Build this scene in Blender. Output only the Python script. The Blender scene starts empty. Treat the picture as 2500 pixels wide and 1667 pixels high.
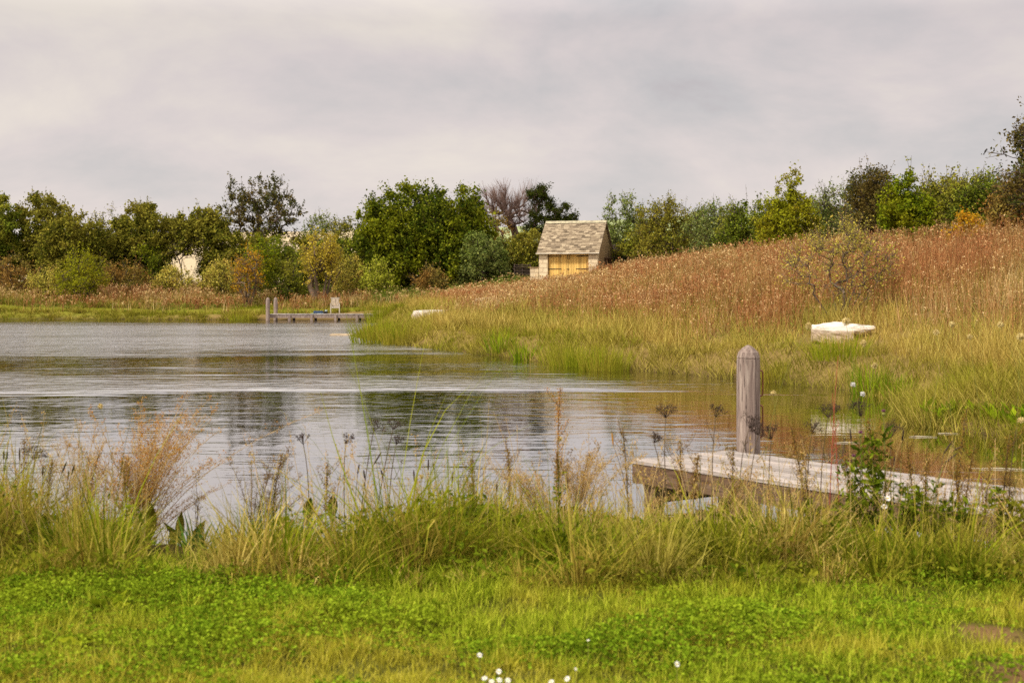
import bpy, math
import numpy as np
from mathutils import Vector

R = np.random.default_rng(11)
S = bpy.context.scene
COL = S.collection
F = 3472.0          # focal length in photo pixels (50 mm on 36 mm)
HZ = 707.0          # horizon row of the photo
CAMZ = 1.92
pi = math.pi

def PX(px, Y): return (px - 1250.0) / F * Y
def PZ(py, Y): return CAMZ - (py - HZ) / F * Y

# ------------------------------------------------------------------ meshes
class MB:
    """collects vertex / face chunks and links them as one mesh object"""
    def __init__(s): s.v = []; s.f = []; s.n = 0
    def add(s, V, Fc, m=0):
        V = np.asarray(V, float).reshape(-1, 3); Fc = np.asarray(Fc, np.int64)
        if len(V) == 0 or len(Fc) == 0: return s
        s.v.append(V); s.f.append((Fc + s.n, m)); s.n += len(V); return s
    def mesh(s, name, mats, smooth=False):
        me = bpy.data.meshes.new(name)
        V = np.concatenate(s.v) if s.v else np.zeros((0, 3))
        me.vertices.add(len(V)); me.vertices.foreach_set('co', V.astype(np.float32).ravel())
        nl = sum(f.size for f, _ in s.f); nf = sum(len(f) for f, _ in s.f)
        me.loops.add(nl); me.polygons.add(nf)
        li = np.concatenate([f.ravel() for f, _ in s.f]).astype(np.int32)
        tot = np.concatenate([np.full(len(f), f.shape[1]) for f, _ in s.f]).astype(np.int32)
        st = np.concatenate([[0], np.cumsum(tot)[:-1]]).astype(np.int32)
        mi = np.concatenate([np.full(len(f), m) for f, m in s.f]).astype(np.int32)
        me.loops.foreach_set('vertex_index', li)
        me.polygons.foreach_set('loop_start', st)
        me.polygons.foreach_set('loop_total', tot)
        me.polygons.foreach_set('material_index', mi)
        me.polygons.foreach_set('use_smooth', np.full(nf, bool(smooth)))
        for m in mats: me.materials.append(m)
        me.update(calc_edges=True); me.validate()
        return me
    def obj(s, name, mats, parent=None, loc=(0, 0, 0), smooth=False):
        if not isinstance(mats, (list, tuple)): mats = [mats]
        o = bpy.data.objects.new(name, s.mesh(name, mats, smooth))
        COL.objects.link(o); o.location = loc
        if parent is not None: o.parent = parent
        return o

def tag(o, label=None, cat=None, group=None, kind=None):
    if label: o['label'] = label
    if cat: o['category'] = cat
    if group: o['group'] = group
    if kind: o['kind'] = kind
    return o
def thing(name, label, cat, loc, group=None, rz=0.0):
    o = bpy.data.objects.new(name, None); COL.objects.link(o)
    o.empty_display_size = .2
    o.location = loc; o.rotation_euler = (0, 0, rz)
    return tag(o, label, cat, group)
def dup(root, loc, rz, sc, label, group=None):
    r = root.copy(); COL.objects.link(r); r.location = loc; r.rotation_euler = (0, 0, rz); r.scale = (sc, sc, sc)
    r['label'] = label
    if group: r['group'] = group
    for ch in list(root.children):
        c = ch.copy(); COL.objects.link(c); c.parent = r
        for g in list(ch.children):
            d = g.copy(); COL.objects.link(d); d.parent = c
    return r

BOXF = np.array([[0,3,2,1],[4,5,6,7],[0,1,5,4],[1,2,6,5],[2,3,7,6],[3,0,4,7]])
def box(mb, c, s, rot=None, m=0, jit=0.0):
    x, y, z = np.asarray(s, float) / 2
    V = np.array([[-x,-y,-z],[x,-y,-z],[x,y,-z],[-x,y,-z],[-x,-y,z],[x,-y,z],[x,y,z],[-x,y,z]])
    if jit: V = V + R.normal(0, jit, V.shape)
    if rot is not None: V = V @ np.asarray(rot).T
    mb.add(V + np.asarray(c, float), BOXF, m)
def rotz(a): c, s = math.cos(a), math.sin(a); return np.array([[c,-s,0],[s,c,0],[0,0,1.]])
def rotx(a): c, s = math.cos(a), math.sin(a); return np.array([[1.,0,0],[0,c,-s],[0,s,c]])
def bevel(o, w, seg=2):
    b = o.modifiers.new('bevel', 'BEVEL'); b.width = w; b.segments = seg; b.limit_method = 'ANGLE'; return o

def frames(D):
    D = D / np.maximum(np.linalg.norm(D, axis=1, keepdims=True), 1e-9)
    up = np.where(np.abs(D[:, 2:3]) > .9, np.array([[1., 0, 0]]), np.array([[0., 0, 1.]]))
    U = np.cross(D, up); U /= np.maximum(np.linalg.norm(U, axis=1, keepdims=True), 1e-9)
    return D, U, np.cross(D, U)
def cyls(mb, A, B, ra, rb, k=4, m=0):
    """straight tapered segments, one per row of A, B"""
    A = np.asarray(A, float).reshape(-1, 3); B = np.asarray(B, float).reshape(-1, 3); n = len(A)
    if n == 0: return
    ra = np.broadcast_to(np.asarray(ra, float), (n,)); rb = np.broadcast_to(np.asarray(rb, float), (n,))
    _, U, W = frames(B - A)
    t = np.arange(k) * 2 * pi / k
    ring = U[:, None, :] * np.cos(t)[None, :, None] + W[:, None, :] * np.sin(t)[None, :, None]
    V = np.concatenate([A[:, None, :] + ring * ra[:, None, None], B[:, None, :] + ring * rb[:, None, None]], 1)
    i = np.arange(k); j = (i + 1) % k
    q = np.stack([i, j, j + k, i + k], 1)
    Q = (q[None] + (np.arange(n) * 2 * k)[:, None, None]).reshape(-1, 4)
    mb.add(V.reshape(-1, 3), Q, m)
def tube(mb, P, r, k=6, m=0, cap=True):
    """one smooth tube along a polyline"""
    P = np.asarray(P, float); n = len(P); r = np.broadcast_to(np.asarray(r, float), (n,))
    T = np.gradient(P, axis=0); T /= np.linalg.norm(T, axis=1, keepdims=True)
    u = np.array([1., 0, 0]) if abs(T[0, 0]) < .8 else np.array([0, 1., 0])
    V = []; t = np.arange(k) * 2 * pi / k
    for i in range(n):
        u = u - T[i] * (u @ T[i]); u /= np.linalg.norm(u); w = np.cross(T[i], u)
        V.append(P[i] + r[i] * (np.cos(t)[:, None] * u + np.sin(t)[:, None] * w))
    V = np.concatenate(V); i = np.arange(k); j = (i + 1) % k
    q = np.stack([i, j, j + k, i + k], 1)
    mb.add(V, (q[None] + (np.arange(n - 1) * k)[:, None, None]).reshape(-1, 4), m)
    if cap:
        mb.add(V[:k], np.arange(k)[::-1][None], m); mb.add(V[-k:], np.arange(k)[None], m)
def bez(a, b, c, n=8):
    t = np.linspace(0, 1, n)[:, None]; a, b, c = map(np.asarray, (a, b, c))
    return (1 - t) ** 2 * a + 2 * t * (1 - t) * b + t * t * c
def unit(n):
    d = R.normal(size=(n, 3)); return d / np.linalg.norm(d, axis=1, keepdims=True)
def leaves(mb, C, L, wid=.6, up=.4, m=0, D=None):
    """diamond leaves: base, side, tip, side (slightly folded); D = growing direction"""
    n = len(C)
    if n == 0: return
    L = np.broadcast_to(np.asarray(L, float), (n,))[:, None]
    if D is None: D = unit(n)
    N = unit(n); N[:, 2] += up
    D = D - N * (D * N).sum(1, keepdims=True) / np.maximum((N * N).sum(1, keepdims=True), 1e-9)
    D /= np.maximum(np.linalg.norm(D, axis=1, keepdims=True), 1e-9)
    N /= np.linalg.norm(N, axis=1, keepdims=True); W = np.cross(D, N)
    V = np.stack([C - D * L * .5, C + W * L * wid * .5 + N * L * .08 - D * L * .05, C + D * L * .5, C - W * L * wid * .5 + N * L * .08 - D * L * .05], 1)
    mb.add(V.reshape(-1, 3), np.arange(4 * n).reshape(-1, 4), m)
def blades(mb, B, h, w, az, lean, curve, seg=3, m=0, tip=.12):
    """grass blades: B base, h length, az lean azimuth, lean slope at foot, curve extra slope at tip"""
    n = len(B)
    if n == 0: return
    h, w, az, lean, curve = [np.broadcast_to(np.asarray(q, float), (n,)) for q in (h, w, az, lean, curve)]
    d = np.stack([np.cos(az), np.sin(az), np.zeros(n)], 1)
    fa = az + pi / 2 + R.normal(0, .7, n); s = np.stack([np.cos(fa), np.sin(fa), np.zeros(n)], 1)
    P = B.copy(); V = []
    for i in range(seg + 1):
        t = i / seg
        ww = w * (1 - t * (1 - tip)) * (.75 + .5 * min(t * 3, 1) * (1 - t))
        V.append(P - s * ww[:, None] / 2); V.append(P + s * ww[:, None] / 2)
        a = lean + curve * (t + .5 / seg)
        st = (h / seg)[:, None]
        P = P + st * (d * np.sin(a)[:, None] + np.array([0, 0, 1.]) * np.cos(a)[:, None])
    V = np.stack(V, 1); k = 2 * (seg + 1)
    q = np.array([[2 * i, 2 * i + 1, 2 * i + 3, 2 * i + 2] for i in range(seg)])
    mb.add(V.reshape(-1, 3), (q[None] + (np.arange(n) * k)[:, None, None]).reshape(-1, 4), m)
_p = (1 + 5 ** .5) / 2
ICOV = np.array([[-1,_p,0],[1,_p,0],[-1,-_p,0],[1,-_p,0],[0,-1,_p],[0,1,_p],[0,-1,-_p],[0,1,-_p],[_p,0,-1],[_p,0,1],[-_p,0,-1],[-_p,0,1]]) / math.hypot(1, _p)
ICOF = np.array([[0,11,5],[0,5,1],[0,1,7],[0,7,10],[0,10,11],[1,5,9],[5,11,4],[11,10,2],[10,7,6],[7,1,8],[3,9,4],[3,4,2],[3,2,6],[3,6,8],[3,8,9],[4,9,5],[2,4,11],[6,2,10],[8,6,7],[9,8,1]])
OCTV = np.array([[1,0,0],[-1,0,0],[0,1,0],[0,-1,0],[0,0,1],[0,0,-1.]])
OCTF = np.array([[0,2,4],[2,1,4],[1,3,4],[3,0,4],[2,0,5],[1,2,5],[3,1,5],[0,3,5]])
def balls(mb, C, r, m=0, ico=False, sq=(1, 1, 1)):
    C = np.asarray(C, float).reshape(-1, 3); n = len(C)
    if n == 0: return
    BV, BF = (ICOV, ICOF) if ico else (OCTV, OCTF)
    r = np.broadcast_to(np.asarray(r, float), (n,))
    V = C[:, None] + BV[None] * np.asarray(sq) * r[:, None, None]
    mb.add(V.reshape(-1, 3), (BF[None] + (np.arange(n) * len(BV))[:, None, None]).reshape(-1, 3), m)

# ------------------------------------------------------------------ noise for placing things
_G = np.random.default_rng(5).random((256, 256))
def vnoise(x, y, s, o=0.0):
    x = np.asarray(x) / s + 37.3 + o * 11.7; y = np.asarray(y) / s + 71.9 + o * 5.3
    xi = np.floor(x).astype(int); yi = np.floor(y).astype(int); fx = x - xi; fy = y - yi
    fx = fx * fx * (3 - 2 * fx); fy = fy * fy * (3 - 2 * fy)
    g = lambda a, b: _G[a % 256, b % 256]
    return (g(xi, yi) * (1 - fx) + g(xi + 1, yi) * fx) * (1 - fy) + (g(xi, yi + 1) * (1 - fx) + g(xi + 1, yi + 1) * fx) * fy
def fbm(x, y, s, o=0.0): return .55 * vnoise(x, y, s, o) + .3 * vnoise(x, y, s / 2.1, o + 1) + .15 * vnoise(x, y, s / 4.3, o + 2)
def sstep(a, b, x): t = np.clip((np.asarray(x, float) - a) / (b - a), 0, 1); return t * t * (3 - 2 * t)

# ------------------------------------------------------------------ terrain
POND = np.array([(-60,18),(-40,14.5),(-20,12.4),(-12,11.6),(-6,10.8),(-3.2,10.45),(-2.4,9.95),(-1.85,9.9),(-1.4,10.35),(0,10.6),(1.2,10.5),
    (2.2,10.0),(3.2,9.4),(4.2,9.3),(5.4,10.4),(7.2,13.5),(7.7,16.5),(6.8,18.0),(6.2,19.0),(5.9,20.3),(6.3,22.2),(6.96,24.6),(6.2,27.9),
    (5.0,30.4),(3.8,32.5),(2.2,35.5),(.87,38),(-1,42.7),(-3.3,48.3),(-5.2,54),(-6.4,59),(-5.4,64),(-5.8,75),(-7.4,85),(-8.6,90.3),(-12,90.8),
    (-15.9,90.4),(-24,91.8),(-33,92.6),(-50,94),(-72,80),(-78,45)], float)
def pond_d(x, y):
    """signed distance to the pond's edge, positive on land"""
    P = np.stack([np.ravel(x), np.ravel(y)], 1).astype(float); best = np.full(len(P), 1e9); ins = np.zeros(len(P), bool)
    for i in range(len(POND)):
        a = POND[i]; b = POND[(i + 1) % len(POND)]; ab = b - a
        t = np.clip(((P - a) @ ab) / (ab @ ab), 0, 1); dd = np.hypot(*(P - a - t[:, None] * ab).T)
        best = np.minimum(best, dd)
        c = (a[1] > P[:, 1]) != (b[1] > P[:, 1])
        with np.errstate(divide='ignore', invalid='ignore'):
            xx = a[0] + (P[:, 1] - a[1]) / (b[1] - a[1]) * ab[0]
        ins ^= c & (P[:, 0] < xx)
    return np.where(ins, -best, best).reshape(np.shape(x))
CP = np.array([(0,8,.32),(-10,8,.35),(5,8,.32),(9,9,.42),(0,-2,.3),(-12,-2,.3),(12,-2,.4),(0,-20,.3),(-40,0,.4),(40,0,1.0),
    (-80,20,.6),(-90,60,.8),(-80,98,.9),(10,14,.7),(14,22,1.4),(9.2,19,.55),(8.4,24,.42),(7.3,31,.74),(7.9,34,1.15),(8.5,28,.62),(11,36,1.9),(13,30,1.8),
    (4.2,34.5,.35),(5.5,38,1.0),(12,45,2.15),(6,45,1.45),(3,45,1.0),(.5,45,.55),(20,60,3.65),(10,60,2.45),(16,48,2.6),(25,50,3.7),(40,50,4.2),
    (9,75,2.55),(5,80,1.75),(2.5,86,1.7),(0,70,1.1),(-4,75,.85),(-3.2,60,.5),(0,54,.85),(3,60,1.45),(3.9,93,2.0),(4,108,2.9),(12,92,3.3),(20,80,3.8),(20,66,3.9),
    (30,70,4.4),(30,95,4.6),(45,80,5.0),(15,110,4.0),(-30,97,.55),(-15,97,.5),(-11,94,.42),(-30,104,1.2),(-30,112,2.0),(-12,104,1.2),(-12,115,2.1),(-5,100,1.3),(-5,110,2.2),
    (-45,112,2.0),(-60,115,2.2),(0,125,2.8),(-40,125,2.4),(30,125,4.5),(70,100,5.2),(60,40,4.5)], float)
_r = np.hypot(CP[:, 0][:, None] - CP[:, 0], CP[:, 1][:, None] - CP[:, 1])
_n = len(CP); _A = np.zeros((_n + 3, _n + 3)); _A[:_n, :_n] = _r; _A[:_n, _n] = 1; _A[:_n, _n + 1:] = CP[:, :2]; _A[_n:, :_n] = _A[:_n, _n:].T
_W = np.linalg.solve(_A, np.concatenate([CP[:, 2], np.zeros(3)]))
def ground(x, y, d=None):
    x = np.asarray(x, float); y = np.asarray(y, float); sh = x.shape; x = x.ravel(); y = y.ravel()
    if d is None: d = pond_d(x, y)
    d = np.ravel(d)
    xc = np.clip(x, -95, 75); yc = np.clip(y, -22, 128)
    z = np.full(len(x), _W[_n])
    for i in range(_n): z += _W[i] * np.hypot(xc - CP[i, 0], yc - CP[i, 1])
    z += _W[_n + 1] * xc + _W[_n + 2] * yc
    far = sstep(150, 320, y)
    z = np.maximum(z, .3) + far * (11.5 + 1.5 * np.sin(x / 90 + 1)) + sstep(60, 400, np.abs(x)) * 2
    z = z - sstep(340, 900, y) * 10
    bump = (fbm(x, y, 3.2) - .5) * .16 * sstep(10, 30, y) + (fbm(x, y, .9) - .5) * .05 + (vnoise(x, y, .22, 8) - .5) * .05 * (1 - sstep(8.5, 12, y))
    land = sstep(-.15, 1.1, d) * (z + bump) + .02 * sstep(0, .3, d)
    return np.where(d > -.15, land - .05 * (1 - sstep(-.15, .25, d)), -.05 - .5 * sstep(-.15, -2.5, d)).reshape(sh)
def g1(x, y): return float(ground(np.array([x]), np.array([y]))[0])

# ------------------------------------------------------------------ materials
def newmat(name):
    m = bpy.data.materials.new(name); m.use_nodes = True; nt = m.node_tree; nt.nodes.clear()
    return m, nt, nt.nodes, nt.links
def ramp(nt, cols, const=False):
    r = nt.nodes.new('ShaderNodeValToRGB'); e = r.color_ramp.elements
    while len(e) < len(cols): e.new(.5)
    for i, c in enumerate(cols):
        e[i].position = i / max(len(cols) - 1, 1); e[i].color = (*c, 1)
    if const: r.color_ramp.interpolation = 'CONSTANT'
    return r
def mixc(nt, f, a, b, mode='MIX'):
    n = nt.nodes.new('ShaderNodeMix'); n.data_type = 'RGBA'; n.blend_type = mode
    for s, v in ((n.inputs[0], f), (n.inputs[6], a), (n.inputs[7], b)):
        if isinstance(v, (int, float)): s.default_value = v
        elif isinstance(v, tuple): s.default_value = (*v, 1)
        else: nt.links.new(v, s)
    return n.outputs[2]
def noise(nt, scale, detail=3, vec=None, rough=.55, dist=0.0):
    n = nt.nodes.new('ShaderNodeTexNoise'); n.inputs['Scale'].default_value = scale; n.inputs['Detail'].default_value = detail
    n.inputs['Roughness'].default_value = rough; n.inputs['Distortion'].default_value = dist
    if vec is not None: nt.links.new(vec, n.inputs['Vector'])
    return n
def coord(nt, kind='Object', scale=(1, 1, 1), rot=(0, 0, 0)):
    t = nt.nodes.new('ShaderNodeTexCoord'); mp = nt.nodes.new('ShaderNodeMapping')
    mp.inputs['Scale'].default_value = scale; mp.inputs['Rotation'].default_value = rot
    nt.links.new(t.outputs[kind], mp.inputs['Vector']); return mp.outputs[0]
def pos(nt, scale=(1, 1, 1)):
    g = nt.nodes.new('ShaderNodeNewGeometry'); mp = nt.nodes.new('ShaderNodeMapping'); mp.inputs['Scale'].default_value = scale
    nt.links.new(g.outputs['Position'], mp.inputs['Vector']); return mp.outputs[0]
TREEK = 2.1
def leafmat(name, cols, alt=None, transl=.3, nscale=.5, gloss=.0, amt=.75):
    """foliage: colour differs leaf by leaf, and from clump to clump"""
    if name.startswith('leaves_'):
        k = {'yellow': 1.2, 'lime': 1.1, 'orange': 1.2, 'deep': 1.2, 'bright': 1.2, 'dark': 1.8, 'rusty': 1.6, 'grey': 1.9}.get(name.split('_')[1], TREEK)
        cols = [tuple(q * k for q in c) for c in cols]; alt = alt and [tuple(q * k for q in c) for c in alt]
    gloss = 0; transl *= .75; sat = lambda c: (c[0], c[1], c[2] * (1 if name.startswith('weed') else .6))
    cols = [sat(c) for c in cols]; alt = alt and [sat(c) for c in alt]
    m, nt, N, L = newmat(name)
    g = N.new('ShaderNodeNewGeometry'); r = ramp(nt, cols); L.new(g.outputs['Random Per Island'], r.inputs[0])
    c = r.outputs[0]
    if alt:
        r2 = ramp(nt, alt); L.new(g.outputs['Random Per Island'], r2.inputs[0])
        nz = noise(nt, nscale, 3, pos(nt)); mr = N.new('ShaderNodeMapRange')
        mr.inputs[1].default_value = .46; mr.inputs[2].default_value = .6; mr.inputs[4].default_value = amt
        L.new(nz.outputs[0], mr.inputs[0]); c = mixc(nt, mr.outputs[0], c, r2.outputs[0])
    d = N.new('ShaderNodeBsdfDiffuse'); t = N.new('ShaderNodeBsdfTranslucent'); mx = N.new('ShaderNodeMixShader'); mx.inputs[0].default_value = transl
    L.new(c, d.inputs[0]); L.new(c, t.inputs[0]); L.new(d.outputs[0], mx.inputs[1]); L.new(t.outputs[0], mx.inputs[2])
    out = N.new('ShaderNodeOutputMaterial'); sh = mx.outputs[0]
    if gloss:
        gl = N.new('ShaderNodeBsdfGlossy'); gl.inputs['Roughness'].default_value = .42; m2 = N.new('ShaderNodeMixShader'); m2.inputs[0].default_value = gloss
        L.new(sh, m2.inputs[1]); L.new(gl.outputs[0], m2.inputs[2]); sh = m2.outputs[0]
    L.new(sh, out.inputs[0]); return m
def solid(name, col, rough=.7, var=.25, scale=6.0, stretch=(1, 1, 1), bump=0.0, metal=0.0, col2=None, space='Object'):
    m, nt, N, L = newmat(name)
    b = N.new('ShaderNodeBsdfPrincipled'); out = N.new('ShaderNodeOutputMaterial'); L.new(b.outputs[0], out.inputs[0])
    nz = noise(nt, scale, 5, coord(nt, space, stretch), .65)
    lo = tuple(c * (1 - var) for c in col); hi = tuple(min(c * (1 + var), 1) for c in (col2 or col))
    r = ramp(nt, [lo, hi]); r.color_ramp.elements[0].position = .3; r.color_ramp.elements[1].position = .7
    L.new(nz.outputs[0], r.inputs[0]); L.new(r.outputs[0], b.inputs['Base Color'])
    b.inputs['Roughness'].default_value = rough; b.inputs['Metallic'].default_value = metal
    b.inputs['Specular IOR Level'].default_value = .25
    if bump:
        bp = N.new('ShaderNodeBump'); bp.inputs['Strength'].default_value = bump; bp.inputs['Distance'].default_value = .02
        L.new(nz.outputs[0], bp.inputs['Height']); L.new(bp.outputs[0], b.inputs['Normal'])
    return m
def woodmat(name, lo, mid, hi, stretch, crack=.5, scale=9.0):
    """weathered timber: long grain, dark checks, pale streaks"""
    m, nt, N, L = newmat(name)
    b = N.new('ShaderNodeBsdfPrincipled'); out = N.new('ShaderNodeOutputMaterial'); L.new(b.outputs[0], out.inputs[0])
    g = N.new('ShaderNodeNewGeometry')
    co = coord(nt, 'Object', stretch)
    a = N.new('ShaderNodeVectorMath'); a.operation = 'ADD'; L.new(co, a.inputs[0])
    sc = N.new('ShaderNodeVectorMath'); sc.operation = 'SCALE'; sc.inputs[0].default_value = (9, 7, 5); L.new(g.outputs['Random Per Island'], sc.inputs['Scale']); L.new(sc.outputs[0], a.inputs[1])
    n1 = noise(nt, scale, 6, a.outputs[0], .7, .6); r = ramp(nt, [lo, mid, hi]); r.color_ramp.elements[0].position = .32; r.color_ramp.elements[1].position = .5; r.color_ramp.elements[2].position = .72
    L.new(n1.outputs[0], r.inputs[0])
    n2 = noise(nt, scale * 2.6, 3, a.outputs[0], .5, .3); mr = N.new('ShaderNodeMapRange'); mr.inputs[1].default_value = .33; mr.inputs[2].default_value = .42
    mr.inputs[3].default_value = crack; mr.inputs[4].default_value = 0; L.new(n2.outputs[0], mr.inputs[0])
    c = mixc(nt, mr.outputs[0], r.outputs[0], tuple(q * .35 for q in lo))
    rr = ramp(nt, [(.62, .60, .58), (.95, .95, .95), (1.15, 1.12, 1.1)]); L.new(g.outputs['Random Per Island'], rr.inputs[0])
    c = mixc(nt, 1.0, c, rr.outputs[0], 'MULTIPLY')
    L.new(c, b.inputs['Base Color']); b.inputs['Roughness'].default_value = .75; b.inputs['Specular IOR Level'].default_value = .2
    bp = N.new('ShaderNodeBump'); bp.inputs['Strength'].default_value = .5; bp.inputs['Distance'].default_value = .006
    L.new(n2.outputs[0], bp.inputs['Height']); L.new(bp.outputs[0], b.inputs['Normal'])
    return m
def stonewall(name, a, b_, mort, bw=.32, rh=.11):
    m, nt, N, L = newmat(name)
    b = N.new('ShaderNodeBsdfPrincipled'); out = N.new('ShaderNodeOutputMaterial'); L.new(b.outputs[0], out.inputs[0])
    t = N.new('ShaderNodeTexCoord'); sx = N.new('ShaderNodeSeparateXYZ'); L.new(t.outputs['Object'], sx.inputs[0])
    ad = N.new('ShaderNodeMath'); L.new(sx.outputs[0], ad.inputs[0]); L.new(sx.outputs[1], ad.inputs[1])
    nz = noise(nt, 1.7, 3, t.outputs['Object']); ma = N.new('ShaderNodeMath'); ma.operation = 'MULTIPLY_ADD'; ma.inputs[1].default_value = .12
    L.new(nz.outputs[0], ma.inputs[0]); L.new(sx.outputs[2], ma.inputs[2])
    cb = N.new('ShaderNodeCombineXYZ'); L.new(ad.outputs[0], cb.inputs[0]); L.new(ma.outputs[0], cb.inputs[1])
    br = N.new('ShaderNodeTexBrick'); L.new(cb.outputs[0], br.inputs['Vector'])
    br.inputs['Color1'].default_value = (*a, 1); br.inputs['Color2'].default_value = (*b_, 1); br.inputs['Mortar'].default_value = (*mort, 1)
    br.inputs['Scale'].default_value = 1; br.inputs['Brick Width'].default_value = bw; br.inputs['Row Height'].default_value = rh
    br.inputs['Mortar Size'].default_value = rh * .1; br.inputs['Bias'].default_value = 0; br.offset_frequency = 2
    n2 = noise(nt, 9, 4, t.outputs['Object']); rr = ramp(nt, [(.72, .72, .72), (1.25, 1.22, 1.15)]); L.new(n2.outputs[0], rr.inputs[0])
    c = mixc(nt, 1.0, br.outputs[0], rr.outputs[0], 'MULTIPLY'); L.new(c, b.inputs['Base Color']); b.inputs['Roughness'].default_value = .9
    b.inputs['Specular IOR Level'].default_value = .15
    bp = N.new('ShaderNodeBump'); bp.inputs['Strength'].default_value = .8; bp.inputs['Distance'].default_value = .02; bp.invert = True
    L.new(br.outputs['Fac'], bp.inputs['Height']); L.new(bp.outputs[0], b.inputs['Normal'])
    return m

# greens and browns of the leaves (real-world base colours)
M = {}
M['bark'] = solid('bark_grey_brown', (.085, .06, .045), .9, .45, 7, (4, 4, 1), .5)
M['bark_red'] = solid('bark_reddish', (.23, .15, .12), .9, .4, 7, (4, 4, 1), .5)
M['twig'] = solid('twig_brown', (.15, .105, .07), .9, .4, 3)
M['deep'] = leafmat('leaves_deep_green', [(.018,.032,.006),(.05,.075,.010),(.10,.125,.015),(.18,.19,.03)], [(.09,.11,.010),(.18,.20,.016),(.28,.28,.025)], .3, .42, .05, .85)
M['pine'] = leafmat('leaves_deep_pine_needles', [(.018,.026,.008),(.04,.052,.012),(.075,.085,.02)], None, .2)
M['haw'] = leafmat('leaves_hawthorn_olive', [(.02,.026,.006),(.06,.066,.012),(.12,.115,.022),(.19,.16,.038)], [(.11,.085,.02),(.17,.14,.03),(.07,.085,.02)], .28, .5, .03)
M['dark'] = leafmat('leaves_dark_sparse', [(.022,.028,.012),(.045,.05,.018),(.085,.07,.028)], [(.07,.045,.018),(.11,.075,.03)], .22, .6, .05)
M['grey'] = leafmat('leaves_grey_green', [(.055,.075,.03),(.1,.12,.05),(.17,.18,.08)], [(.05,.085,.022),(.13,.15,.05)], .3, .6, .06)
M['mid'] = leafmat('leaves_mid_green', [(.022,.036,.007),(.07,.09,.014),(.13,.145,.024)], [(.12,.115,.018),(.19,.165,.035)], .3, .5, .04)
M['yg'] = leafmat('leaves_yellow_green', [(.15,.17,.012),(.24,.25,.02),(.32,.31,.03)], [(.28,.2,.02),(.2,.22,.02)], .38, .7)
M['lime'] = leafmat('leaves_lime', [(.22,.27,.03),(.36,.38,.06),(.45,.43,.10)], None, .4)
M['yellow'] = leafmat('leaves_yellow', [(.3,.22,.03),(.46,.34,.06),(.55,.45,.12)], [(.2,.2,.03),(.35,.28,.05)], .35, .9)
M['orange'] = leafmat('leaves_orange', [(.36,.16,.018),(.46,.24,.025),(.36,.27,.03)], [(.46,.2,.02),(.3,.22,.03)], .35, .9)
M['rust'] = leafmat('leaves_rusty', [(.12,.06,.025),(.2,.11,.04),(.26,.16,.07)], [(.1,.1,.03),(.2,.17,.06)], .25, .6)
M['bright'] = leafmat('leaves_bright_green', [(.05,.08,.007),(.13,.175,.012),(.24,.265,.02)], [(.18,.19,.014),(.29,.26,.025)], .35, .7, .03)
M['olive'] = leafmat('leaves_olive_small', [(.13,.13,.03),(.22,.2,.05),(.3,.25,.08)], [(.24,.16,.05),(.3,.22,.08)], .3, .9)
# grasses
M['lawn'] = leafmat('lawn_blades', [(.06,.09,.010),(.24,.31,.022),(.43,.51,.05),(.62,.64,.11)], [(.34,.31,.04),(.52,.45,.07),(.6,.5,.15)], .4, 1.1, .03, .8)
M['clover'] = leafmat('clover_leaves', [(.06,.10,.009),(.18,.285,.02),(.34,.47,.045)], [(.21,.28,.018),(.38,.45,.05)], .4, 1.5, .05)
M['rough'] = leafmat('rough_grass_blades', [(.05,.065,.008),(.17,.19,.018),(.32,.32,.035),(.50,.42,.11)], [(.26,.17,.04),(.55,.42,.15),(.36,.30,.05)], .35, .8, .03, .85)
M['green_blade'] = leafmat('green_blades', [(.05,.085,.008),(.17,.235,.015),(.34,.38,.03)], [(.2,.23,.018),(.36,.35,.04)], .38, 1.2, .05)
M['straw'] = leafmat('straw_blades', [(.24,.16,.05),(.52,.38,.15),(.70,.56,.27)], [(.34,.31,.08),(.44,.4,.12)], .3, .35, 0, .8)
M['straw_green'] = leafmat('greenish_straw', [(.11,.09,.025),(.34,.28,.075),(.58,.47,.19)], [(.13,.13,.022),(.33,.3,.06)], .33, .3, 0, .9)
M['stem_red'] = leafmat('weed_stems_red_brown', [(.12,.045,.018),(.34,.14,.052),(.50,.28,.115)], [(.17,.11,.03),(.46,.32,.11),(.25,.21,.05)], .15, .22, 0, .8)
M['head_buff'] = leafmat('weed_heads_buff', [(.44,.22,.09),(.68,.44,.20),(.86,.65,.34)], [(.58,.42,.15),(.78,.61,.30)], .25, .22, 0, .8)
M['head_red'] = leafmat('weed_heads_russet', [(.29,.095,.042),(.42,.175,.07),(.56,.29,.12)], None, .2)
M['herb'] = leafmat('bank_herb_leaves', [(.045,.075,.008),(.12,.17,.014),(.24,.28,.03)], [(.16,.15,.02),(.3,.26,.04)], .35, .9, .05)
M['nettle'] = leafmat('nettle_leaves', [(.075,.12,.025),(.14,.19,.04),(.23,.27,.075)], [(.18,.17,.05),(.3,.26,.1)], .3, .4)
M['reed'] = leafmat('shore_rush_blades', [(.14,.19,.015),(.24,.28,.022),(.34,.34,.04)], [(.3,.23,.04),(.4,.32,.09)], .35, .5, .04)
M['iris'] = leafmat('iris_blades', [(.09,.16,.010),(.2,.3,.016),(.34,.42,.03)], None, .4, 1, .06)
M['dark_blade'] = leafmat('dark_strap_leaves', [(.02,.055,.018),(.035,.09,.025),(.07,.14,.03)], None, .2, 1, .1)
M['dock_leaf'] = leafmat('dock_leaves', [(.05,.07,.012),(.085,.11,.016),(.14,.15,.025)], [(.13,.11,.02),(.17,.14,.03)], .3, 3, .06)
M['seed_dark'] = solid('dark_seed', (.05, .03, .02), .8, .4, 20)
M['stem_dark'] = solid('dark_stem', (.12, .08, .04), .8, .4, 4)
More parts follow.
